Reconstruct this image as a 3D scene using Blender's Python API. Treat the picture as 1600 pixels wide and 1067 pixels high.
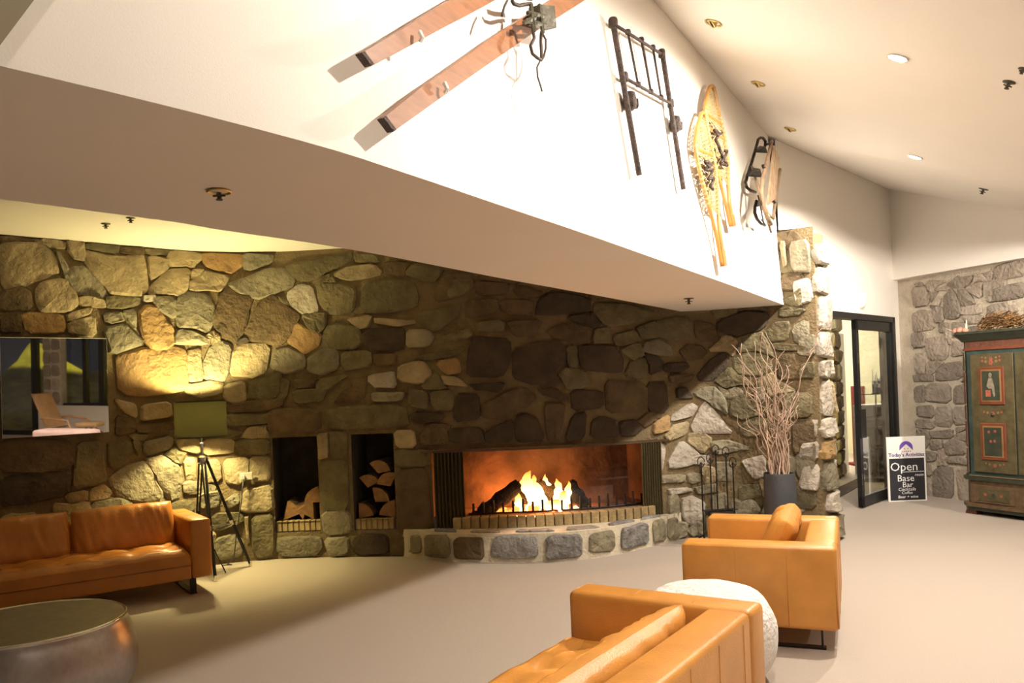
import bpy, bmesh, math, random
from mathutils import Vector, Matrix, noise

for o in list(bpy.data.objects): bpy.data.objects.remove(o)
scene = bpy.context.scene
COL = scene.collection
random.seed(7)

# ------------------------------------------------------------------ camera, world, exposure
F, PX, PY, EYE, ROLL = 1290.0, 800.0, 605.0, 1.6, math.atan(.04)
cam = bpy.data.cameras.new('camera'); cam_o = bpy.data.objects.new('camera', cam); COL.objects.link(cam_o)
cam.sensor_width = 36; cam.lens = 36*F/1600; cam.shift_y = (PY-533.5)/1600
cam.clip_start = .05; cam.clip_end = 200
cam_o.location = (0, 0, EYE); cam_o.rotation_euler = (math.pi/2, ROLL, 0)
scene.camera = cam_o
vs = scene.view_settings
vs.view_transform = 'Standard'; vs.look = 'None'; vs.gamma = 1; vs.use_curve_mapping = False
vs.exposure = 0.42
w = bpy.data.worlds.new('night'); scene.world = w; w.use_nodes = True
w.node_tree.nodes['Background'].inputs[0].default_value = (.09, .10, .13, 1)
w.node_tree.nodes['Background'].inputs[1].default_value = .12

def light(name, kind, loc, energy, color, radius=.05, target=None, angle=120, blend=.5):
    l = bpy.data.lights.new(name, kind); l.energy = energy; l.color = color; l.shadow_soft_size = radius
    o = bpy.data.objects.new(name, l); COL.objects.link(o); o.location = loc
    if kind == 'SPOT':
        l.spot_size = math.radians(angle); l.spot_blend = blend
        d = Vector(target)-Vector(loc); o.rotation_euler = d.to_track_quat('-Z', 'Y').to_euler()
    return o

WARM = (1.0, .895, .77)
# downlights of the sloping lounge ceiling: the row that runs parallel to the white wall
ROW = [(-.07, .34), (1.14, 2.60), (2.35, 4.86), (3.56, 7.12)]
for i, (x, y) in enumerate(ROW):
    light('downlight_beam', 'SPOT', (x, y, 3.40), (95, 225, 290, 330)[i], WARM, .035, (x-.358, y+.2, 2.4) if i < 3 else (x-.05, y+.24, 2.4), 172 if i < 3 else 152, .3)
# lamps of the rest of the lounge behind and right of the camera
for x, y in ((3.2, .2), (4.6, 3.2), (1.6, -2.2)):
    light('lounge_downlight_beam', 'SPOT', (x, y, 2.80), 120, WARM, .05, (x, y, 0), 125, .5)
light('door_wall_fill_beam', 'SPOT', (5.7, 6.1, 2.78), 420, WARM, .06, (4.5, 10.2, 1.9), 74, .8)  # unseen spot added to brighten the door wall
# shop room past the glass door
light('shop_lamp_beam', 'POINT', (5.9, 14.6, 2.5), 170, (1, .92, .75), .15)
light('passage_lamp_beam', 'POINT', (5.05, 11.7, 2.4), 22, WARM, .08)
# yellow sodium lamp in the yard beyond the windows
light('yard_lamp_beam', 'POINT', (13.0, 3.0, 5.0), 2600, (1, .85, .12), .2)

# ------------------------------------------------------------------ helpers
def ray(x, y):
    u, v = x-PX, PY-y; c, s = math.cos(ROLL), math.sin(ROLL)
    return Vector(((u*c+v*s)/F, 1, (-u*s+v*c)/F))
EY = Vector((0, 0, EYE))
def atY(x, y, Y): return EY+ray(x, y)*Y
def atZ(x, y, Z): r = ray(x, y); return EY+r*((Z-EYE)/r.z)

class MB:
    def __init__(s): s.v = []; s.f = []; s.m = []
    def add(s, vs, fs, mi=0):
        b = len(s.v); s.v += [Vector(p) for p in vs]
        for f in fs: s.f.append([b+i for i in f]); s.m.append(mi)
        return s
    def box(s, c, size, M=None, mi=0):
        hx, hy, hz = [a/2 for a in size]; c = Vector(c)
        vs = [Vector((x, y, z)) for x in (-hx, hx) for y in (-hy, hy) for z in (-hz, hz)]
        if M is not None: vs = [M @ p for p in vs]
        return s.add([c+p for p in vs], [(0,1,3,2),(4,6,7,5),(0,4,5,1),(2,3,7,6),(0,2,6,4),(1,5,7,3)], mi)
    def rbox(s, c, size, r=.02, seg=2, M=None, mi=0):
        bm = bmesh.new(); bmesh.ops.create_cube(bm, size=1)
        for v in bm.verts: v.co = Vector((v.co.x*size[0], v.co.y*size[1], v.co.z*size[2]))
        bmesh.ops.bevel(bm, geom=bm.edges[:], offset=min(r, min(size)*.49), segments=seg, affect='EDGES', profile=.5)
        bm.verts.index_update()
        vs = [v.co.copy() for v in bm.verts]
        if M is not None: vs = [M @ p for p in vs]
        c = Vector(c); s.add([c+p for p in vs], [[v.index for v in f.verts] for f in bm.faces], mi); bm.free(); return s
    def tube(s, path, r, seg=6, closed=False, mi=0, cap=True):
        P = [Vector(p) for p in path]; n = len(P); vs = []
        R = r if isinstance(r, (list, tuple)) else [r]*n
        up = None
        for i in range(n):
            a = P[i-1] if (i > 0 or closed) else P[i]; b = P[(i+1) % n] if (i < n-1 or closed) else P[i]
            t = (b-a)
            if t.length < 1e-9: t = Vector((0, 0, 1))
            t.normalize()
            if up is None: up = Vector((0, 0, 1)) if abs(t.z) < .9 else Vector((1, 0, 0))
            x = t.cross(up)
            if x.length < 1e-6: x = t.cross(Vector((0, 1, 0)))
            x.normalize(); y = x.cross(t); up = y
            for k in range(seg):
                an = 2*math.pi*k/seg; vs.append(P[i]+x*(R[i]*math.cos(an))+y*(R[i]*math.sin(an)))
        fs = []
        for i in range(n if closed else n-1):
            j = (i+1) % n
            for k in range(seg):
                l = (k+1) % seg; fs.append((i*seg+k, i*seg+l, j*seg+l, j*seg+k))
        if cap and not closed: fs += [tuple(range(seg))[::-1], tuple((n-1)*seg+k for k in range(seg))]
        return s.add(vs, fs, mi)
    def lathe(s, prof, seg=24, c=(0, 0, 0), mi=0, cap=(True, True)):
        c = Vector(c); vs = []; fs = []
        for r, z in prof:
            for k in range(seg):
                a = 2*math.pi*k/seg; vs.append(c+Vector((r*math.cos(a), r*math.sin(a), z)))
        for i in range(len(prof)-1):
            for k in range(seg):
                l = (k+1) % seg; fs.append((i*seg+k, i*seg+l, (i+1)*seg+l, (i+1)*seg+k))
        if cap[0]: fs.append(tuple(range(seg))[::-1])
        if cap[1]: fs.append(tuple((len(prof)-1)*seg+k for k in range(seg)))
        return s.add(vs, fs, mi)
    def prism(s, poly, d, mi=0):
        """poly: 3D points, extruded by vector d"""
        P = [Vector(p) for p in poly]; d = Vector(d); n = len(P)
        fs = [tuple(range(n))[::-1], tuple(range(n, 2*n))]+[(i, (i+1) % n, n+(i+1) % n, n+i) for i in range(n)]
        return s.add(P+[p+d for p in P], fs, mi)
    def grid(s, fn, nu, nv, mi=0, flip=False):
        vs = [fn(i/nu, j/nv) for i in range(nu+1) for j in range(nv+1)]; fs = []
        for i in range(nu):
            for j in range(nv):
                a = i*(nv+1)+j; q = (a, a+nv+1, a+nv+2, a+1); fs.append(q[::-1] if flip else q)
        return s.add(vs, fs, mi)
    def build(s, name, mats, parent=None, smooth=False, world=False, recalc=True, angle=None):
        vs = s.v
        if world and parent is not None:
            inv = parent_matrix(parent).inverted(); vs = [inv @ p for p in vs]
        me = bpy.data.meshes.new(name); me.from_pydata([tuple(p) for p in vs], [], s.f)
        if not isinstance(mats, (list, tuple)): mats = [mats]
        for m in mats: me.materials.append(m)
        for p, mi in zip(me.polygons, s.m): p.material_index = mi
        if recalc:
            bm = bmesh.new(); bm.from_mesh(me); bmesh.ops.recalc_face_normals(bm, faces=bm.faces[:]); bm.to_mesh(me); bm.free()
        if smooth:
            for p in me.polygons: p.use_smooth = True
            if angle: me.set_sharp_from_angle(angle=math.radians(angle))
        me.update()
        o = bpy.data.objects.new(name, me); COL.objects.link(o)
        if parent is not None: o.parent = parent
        return o
def parent_matrix(p):
    M = Matrix.LocRotScale(p.location, p.rotation_euler, (1, 1, 1))
    return parent_matrix(p.parent) @ M if p.parent else M
def tag(o, label, cat, group=None):
    o['label'] = label; o['category'] = cat
    if group: o['group'] = group
    return o
def thing(name, label, cat, loc=(0, 0, 0), rotz=0, group=None):
    o = bpy.data.objects.new(name, None); COL.objects.link(o)
    o.location = loc; o.rotation_euler = (0, 0, rotz); o.empty_display_size = .1
    return tag(o, label, cat, group)
def struct(o, label=None):
    o['kind'] = 'structure'
    if label: o['label'] = label
    return o
def copy_tree(o, parent=None):
    c = o.copy(); COL.objects.link(c); c.parent = parent
    for ch in list(o.children): copy_tree(ch, c)
    return c
def lerp(a, b, t): return a+(b-a)*t

class Path:
    """smooth plan curve with arc length; at(s, z, h): point at height z, h metres out towards the room"""
    def __init__(s, pts, n=12, side=1, straight=False):
        P = [Vector(p) for p in pts]; s.side = side
        if straight: s.C = P
        else:
            Q = [2*P[0]-P[1]]+P+[2*P[-1]-P[-2]]; C = []
            for i in range(1, len(Q)-2):
                a, b, c, d = Q[i-1:i+3]
                for k in range(n):
                    t = k/n; C.append(.5*((2*b)+(c-a)*t+(2*a-5*b+4*c-d)*t*t+(3*b-a-3*c+d)*t**3))
            s.C = C+[P[-1]]
        s.L = [0]
        for i in range(1, len(s.C)): s.L.append(s.L[-1]+(s.C[i]-s.C[i-1]).length)
        s.len = s.L[-1]
    def pos(s, q):
        i = 0
        while i < len(s.L)-2 and s.L[i+1] < q: i += 1
        t = (q-s.L[i])/(s.L[i+1]-s.L[i])
        p = s.C[i].lerp(s.C[i+1], t)
        j, k = max(i-1, 0), min(i+2, len(s.C)-1)
        d = (s.C[k]-s.C[j]).normalized()
        return p, Vector((d.y, -d.x))*s.side
    def at(s, q, z, h=0):
        p, n = s.pos(q); p = p+n*h
        return Vector((p.x, p.y, z))
    def find(s, x, y=850):
        r = ray(x, y)
        for i in range(len(s.C)-1):
            a, b = s.C[i].x-r.x*s.C[i].y, s.C[i+1].x-r.x*s.C[i+1].y
            if a <= 0 <= b: return s.L[i]+(s.L[i+1]-s.L[i])*(-a/(b-a))
        return s.len

# ------------------------------------------------------------------ materials
MATS = {}
def mat(name, col, rough=.6, metal=0, var=.12, vscale=6, bump=0, bscale=30, objvar=0, col2=None, spec=.5, coat=0, emit=None, estr=0, trans=0, alpha=1, detail=4, stretch=None):
    m = bpy.data.materials.new(name); m.use_nodes = True; nt = m.node_tree; N = nt.nodes; L = nt.links
    b = N['Principled BSDF']
    b.inputs['Roughness'].default_value = rough; b.inputs['Metallic'].default_value = metal
    b.inputs['Specular IOR Level'].default_value = spec; b.inputs['Coat Weight'].default_value = coat
    b.inputs['Transmission Weight'].default_value = trans; b.inputs['Alpha'].default_value = alpha
    tc = N.new('ShaderNodeTexCoord'); src = tc.outputs['Object']
    if stretch:
        mp = N.new('ShaderNodeMapping'); mp.inputs['Scale'].default_value = stretch; L.new(src, mp.inputs[0]); src = mp.outputs[0]
    nz = N.new('ShaderNodeTexNoise'); nz.inputs['Scale'].default_value = vscale; nz.inputs['Detail'].default_value = detail
    L.new(src, nz.inputs[0])
    rp = N.new('ShaderNodeValToRGB'); rp.color_ramp.elements[0].position = .3; rp.color_ramp.elements[1].position = .7
    c2 = col2 or tuple(min(1, c*(1+var)) for c in col); c1 = tuple(c*(1-var) for c in col) if not col2 else col
    rp.color_ramp.elements[0].color = (*c1, 1); rp.color_ramp.elements[1].color = (*c2, 1)
    L.new(nz.outputs['Fac'], rp.inputs[0]); out = rp.outputs[0]
    if objvar:
        oi = N.new('ShaderNodeObjectInfo'); mr = N.new('ShaderNodeMapRange')
        mr.inputs['To Min'].default_value = 1-objvar; mr.inputs['To Max'].default_value = 1+objvar
        L.new(oi.outputs['Random'], mr.inputs[0])
        hs = N.new('ShaderNodeHueSaturation'); L.new(mr.outputs[0], hs.inputs['Value']); L.new(out, hs.inputs['Color']); out = hs.outputs[0]
    L.new(out, b.inputs['Base Color'])
    if bump:
        n2 = N.new('ShaderNodeTexNoise'); n2.inputs['Scale'].default_value = bscale; n2.inputs['Detail'].default_value = 6; L.new(src, n2.inputs[0])
        bp = N.new('ShaderNodeBump'); bp.inputs['Strength'].default_value = bump; bp.inputs['Distance'].default_value = .03
        L.new(n2.outputs['Fac'], bp.inputs['Height']); L.new(bp.outputs[0], b.inputs['Normal'])
    if emit:
        b.inputs['Emission Color'].default_value = (*emit, 1); b.inputs['Emission Strength'].default_value = estr
    MATS[name] = m; return m

STONE = {  # tones carry light too: lighter by the floor lamp, darker under the soffit
 't': mat('stone_tan', (.34, .27, .155), .85, var=.28, vscale=5, bump=.9, bscale=22, objvar=.14),
 'g': mat('stone_grey', (.29, .255, .17), .85, vscale=6, bump=1, bscale=20, objvar=.15, col2=(.16, .14, .092)),
 'b': mat('stone_brown', (.115, .078, .038), .85, var=.3, vscale=6, bump=.9, bscale=22, objvar=.15),
 'd': mat('stone_charcoal', (.055, .038, .022), .8, var=.35, vscale=5, bump=.7, bscale=22, objvar=.15),
 'o': mat('stone_ochre', (.40, .255, .10), .85, vscale=5, bump=.9, bscale=22, objvar=.1, col2=(.26, .16, .075)),
 'p': mat('stone_pale', (.46, .42, .35), .85, vscale=7, bump=1, bscale=20, objvar=.1, col2=(.33, .28, .22)),  # also holds the lit look of the pillar and lower right wall
 'v': mat('stone_olive', (.145, .12, .062), .85, var=.28, vscale=6, bump=.9, bscale=22, objvar=.15),
 's': mat('stone_silver', (.33, .28, .225), .85, vscale=7, bump=1, bscale=24, objvar=.28, col2=(.24, .195, .15)),
 'k': mat('stone_hearth', (.17, .16, .148), .85, vscale=14, bump=1, bscale=26, objvar=.2, col2=(.31, .295, .275)),
}
MORTAR = mat('mortar', (.18, .132, .067), .95, var=.15, vscale=9, bump=.6, bscale=40)
MORTAR_PALE = mat('mortar_pale', (.60, .54, .41), .95, var=.1, vscale=9, bump=.5, bscale=40)
MORTAR_GREY = mat('mortar_grey', (.46, .40, .31), .95, var=.12, vscale=9, bump=.5, bscale=40)
PAINT = mat('white_paint', (.83, .79, .73), .75, var=.012, vscale=2, bump=.05, bscale=200)
PAINT_SHOP = mat('cream_paint', (.60, .57, .46), .8, var=.03)
PAINT_SHADED = mat('shaded_beige', (.20, .165, .10), .8, var=.03)  # beam's shaded look put into a darker beige
CARPET = mat('carpet', (.52, .45, .385), .95, var=.10, vscale=180, bump=.5, bscale=420, spec=.1)
BLACK = mat('black_metal', (.012, .012, .012), .4, var=.1, spec=.4)
IRON = mat('wrought_iron', (.03, .024, .02), .55, metal=.6, var=.3, bump=.3)
RUST = mat('rusted_iron', (.065, .045, .038), .7, metal=.3, var=.45, vscale=40, bump=.5, bscale=90)
LEATHER = mat('tan_leather', (.60, .265, .055), .36, var=.12, vscale=5, bump=.12, bscale=120, spec=.45)
LEATHER_B = mat('cognac_leather', (.44, .165, .03), .34, var=.15, vscale=5, bump=.15, bscale=110, spec=.5)
STEEL = mat('brushed_steel', (.42, .39, .375), .34, metal=1, var=.08, vscale=30, bump=.04, bscale=200)
STEEL_TOP = mat('brushed_steel_top', (.30, .28, .24), .5, metal=1, var=.1, vscale=14)
CHROME = mat('chrome', (.7, .68, .64), .15, metal=1, var=.03)
BRASS = mat('brass', (.62, .48, .20), .3, metal=1, var=.1)
GLASS = mat('door_glass', (.95, .97, .95), .02, trans=1, var=.01)
CLEAR = mat('clear_acrylic', (.95, .97, .97), .05, trans=1, var=.01)
WHITE = mat('white_plastic', (.8, .78, .73), .5, var=.03)
SKI_WOOD = mat('ski_wood', (.26, .105, .042), .45, var=.2, vscale=8, stretch=(1, 1, 6), bump=.05)
ASH = mat('ash_wood', (.42, .205, .05), .45, var=.18, vscale=9)
WEATHERED = mat('weathered_wood', (.30, .20, .12), .7, var=.25, vscale=12, bump=.3)
RAWHIDE = mat('rawhide', (.42, .32, .15), .7, var=.15, vscale=20)
STRAP = mat('dark_leather_strap', (.045, .028, .02), .6, var=.3, vscale=20, bump=.3)
BUCKLE = mat('olive_metal', (.09, .085, .06), .5, metal=.5, var=.3, vscale=30, bump=.4)
CHARRED = mat('charred_log', (.012, .009, .008), .9, var=.4, vscale=20, bump=1, bscale=30)
BARK = mat('bark', (.10, .06, .03), .9, var=.4, vscale=14, bump=1, bscale=30)
CUT = mat('cut_wood', (.25, .13, .052), .8, var=.2, vscale=18, bump=.3)
FIREBRICK = mat('firebrick', (.34, .25, .12), .9, var=.2, vscale=16, bump=.5, objvar=.15)
SOOT = mat('sooty_brick', (.16, .10, .07), .9, vscale=4, bump=.5, bscale=14, col2=(.05, .035, .03))
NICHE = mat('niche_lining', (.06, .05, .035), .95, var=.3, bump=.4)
MESHC = mat('brass_mesh', (.10, .078, .03), .55, metal=.4, var=.25, vscale=60, bump=.6, bscale=160)
VASE = mat('charcoal_ceramic', (.045, .047, .055), .6, var=.1, bump=.2, bscale=150)
TWIG = mat('willow_twig', (.44, .31, .23), .5, var=.3, vscale=12)
POUF = mat('white_wool', (.78, .75, .70), .95, var=.06, vscale=14, bump=1, bscale=30)

# ------------------------------------------------------------------ stone pieces
def chaikin(P, n=1):
    for _ in range(n):
        Q = []
        for i in range(len(P)):
            a, b = P[i], P[(i+1) % len(P)]
            Q += [a.lerp(b, .16), a.lerp(b, .84)]
        P = Q
    return P
def stone(place, poly, m, parent, depth=.05, grow=1.03, seed=0, pad=0):
    """place(s, z, h) -> world point; poly in wall metres"""
    rnd = random.Random(seed)
    P = [Vector(p) for p in poly]
    area = sum(P[i].x*P[(i+1) % len(P)].y-P[(i+1) % len(P)].x*P[i].y for i in range(len(P)))
    if area < 0: P.reverse()
    c = sum(P, Vector((0, 0)))/len(P)
    sz0 = sum((p-c).length for p in P)/len(P)
    P = chaikin([c+(p-c)*(grow+pad/sz0) for p in P])
    P = [p+Vector((rnd.uniform(-1, 1), rnd.uniform(-1, 1)))*.008 for p in P]
    n = len(P); size = sum((p-c).length for p in P)/n
    dep = depth*rnd.uniform(.75, 1.3)
    tx, ty = rnd.uniform(-.3, .3), rnd.uniform(-.3, .3)
    rings = [(1.0, -.02), (.98, dep*.62), (.87, dep*.95), (.5, dep)]
    vs = []; fs = []
    for k, (sc, h) in enumerate(rings):
        for p in P:
            q = c+(p-c)*sc
            hh = h if k == 0 else h+rnd.uniform(-.36, .36)*dep*(.5 if k == 1 else .9 if k == 2 else .45)+(tx*(q.x-c.x)+ty*(q.y-c.y))*dep/size*.9
            vs.append(place(q.x, q.y, hh))
    vs.append(place(c.x, c.y, dep*1.05))
    for k in range(3):
        for i in range(n):
            j = (i+1) % n; fs.append((k*n+i, k*n+j, (k+1)*n+j, (k+1)*n+i))
    for i in range(n): fs.append((3*n+i, 3*n+(i+1) % n, 4*n))
    mb = MB(); mb.add(vs, fs)
    o = mb.build('stone', m, parent, smooth=True, angle=30, recalc=False)
    return o
def clip_rect(poly, rc):
    """push a polygon out of an opening (s0, s1, z0, z1) along the side its centre lies on"""
    s0, s1, z0, z1 = rc
    cx = sum(p[0] for p in poly)/len(poly); cz = sum(p[1] for p in poly)/len(poly)
    if all(p[0] < s0 or p[0] > s1 or p[1] < z0 or p[1] > z1 for p in poly) and not (s0 < cx < s1 and z0 < cz < z1): return poly
    d = [(s0-cx, 0), (cx-s1, 1), (z0-cz, 2), (cz-z1, 3)]; k = max(d)[1]
    if k == 0: return [(min(p[0], s0), p[1]) for p in poly]
    if k == 1: return [(max(p[0], s1), p[1]) for p in poly]
    if k == 2: return [(p[0], min(p[1], z0)) for p in poly]
    return [(p[0], max(p[1], z1)) for p in poly]

# ================================================================== SETTING
# floor
mb = MB(); mb.add([(-8, -6, 0), (9.5, -6, 0), (9.5, 19, 0), (-8, 19, 0)], [(0, 1, 2, 3)])
struct(mb.build('floor', CARPET), 'beige loop-pile carpet')

# --- curved rubble wall with the fireplace
WALL = Path([(-6.0,5.5),(-4.8,6.35),(-4.25,6.78),(-3.7,7.3),(-3.23,7.76),(-2.9,8.0),(-2.5,8.13),(-2.1,8.15),(-1.6,8.1),(-1.06,8.03),(-.4,7.95),(.3,7.94),(.9,8.06),(1.4,8.27),(1.75,8.4),(2.05,8.38),(2.4,8.25),(2.68,8.1),(2.95,7.94)])
TOP = 3.03
N1 = (4.53, 4.975, .26, 1.195); N2 = (5.32, 5.745, .26, 1.20); FP = (6.12, 8.43, .18, 1.02)
OPEN = [N1, N2, FP]
def holed(path, s0, s1, z0, z1, openings, step=.15, h=0):
    S = {s0, s1}; Z = {z0, z1}
    k = s0
    while k < s1: S.add(round(k, 4)); k += step
    for o in openings: S |= {o[0], o[1]}; Z |= {o[2], o[3]}
    S = sorted(S); Z = sorted(Z); mb = MB()
    for i in range(len(S)-1):
        for j in range(len(Z)-1):
            cs, cz = (S[i]+S[i+1])/2, (Z[j]+Z[j+1])/2
            if any(o[0] < cs < o[1] and o[2] < cz < o[3] for o in openings): continue
            mb.add([path.at(S[i], Z[j], h), path.at(S[i+1], Z[j], h), path.at(S[i+1], Z[j+1], h), path.at(S[i], Z[j+1], h)], [(0, 1, 2, 3)])
    return mb
wall_back = struct(holed(WALL, 0, WALL.len, 0, TOP, OPEN).build('wall_back', MORTAR, recalc=False), 'curved rubble stone wall with the fireplace')
def recess(o, depth, m, name, floor_z=None, parent=wall_back, n=8):
    """lining of an opening in the curved wall"""
    s0, s1, z0, z1 = o; z0 = floor_z if floor_z is not None else z0; mb = MB()
    P = lambda s, z, h: WALL.at(s, z, h)
    for i in range(n):
        a, b = lerp(s0, s1, i/n), lerp(s0, s1, (i+1)/n)
        mb.add([P(a, z0, -depth), P(b, z0, -depth), P(b, z1, -depth), P(a, z1, -depth)], [(0, 1, 2, 3)])
        mb.add([P(a, z0, 0), P(b, z0, 0), P(b, z0, -depth), P(a, z0, -depth)], [(0, 1, 2, 3)])
        mb.add([P(a, z1, 0), P(b, z1, 0), P(b, z1, -depth), P(a, z1, -depth)], [(3, 2, 1, 0)])
    for s, f in ((s0, 1), (s1, -1)):
        mb.add([P(s, z0, 0), P(s, z0, -depth), P(s, z1, -depth), P(s, z1, 0)], [(0, 1, 2, 3) if f > 0 else (3, 2, 1, 0)])
    return mb.build(name, m, parent, recalc=False)
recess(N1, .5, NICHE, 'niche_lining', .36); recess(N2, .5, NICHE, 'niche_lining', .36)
recess(FP, .62, SOOT, 'firebox_lining', .37, n=16)

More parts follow.
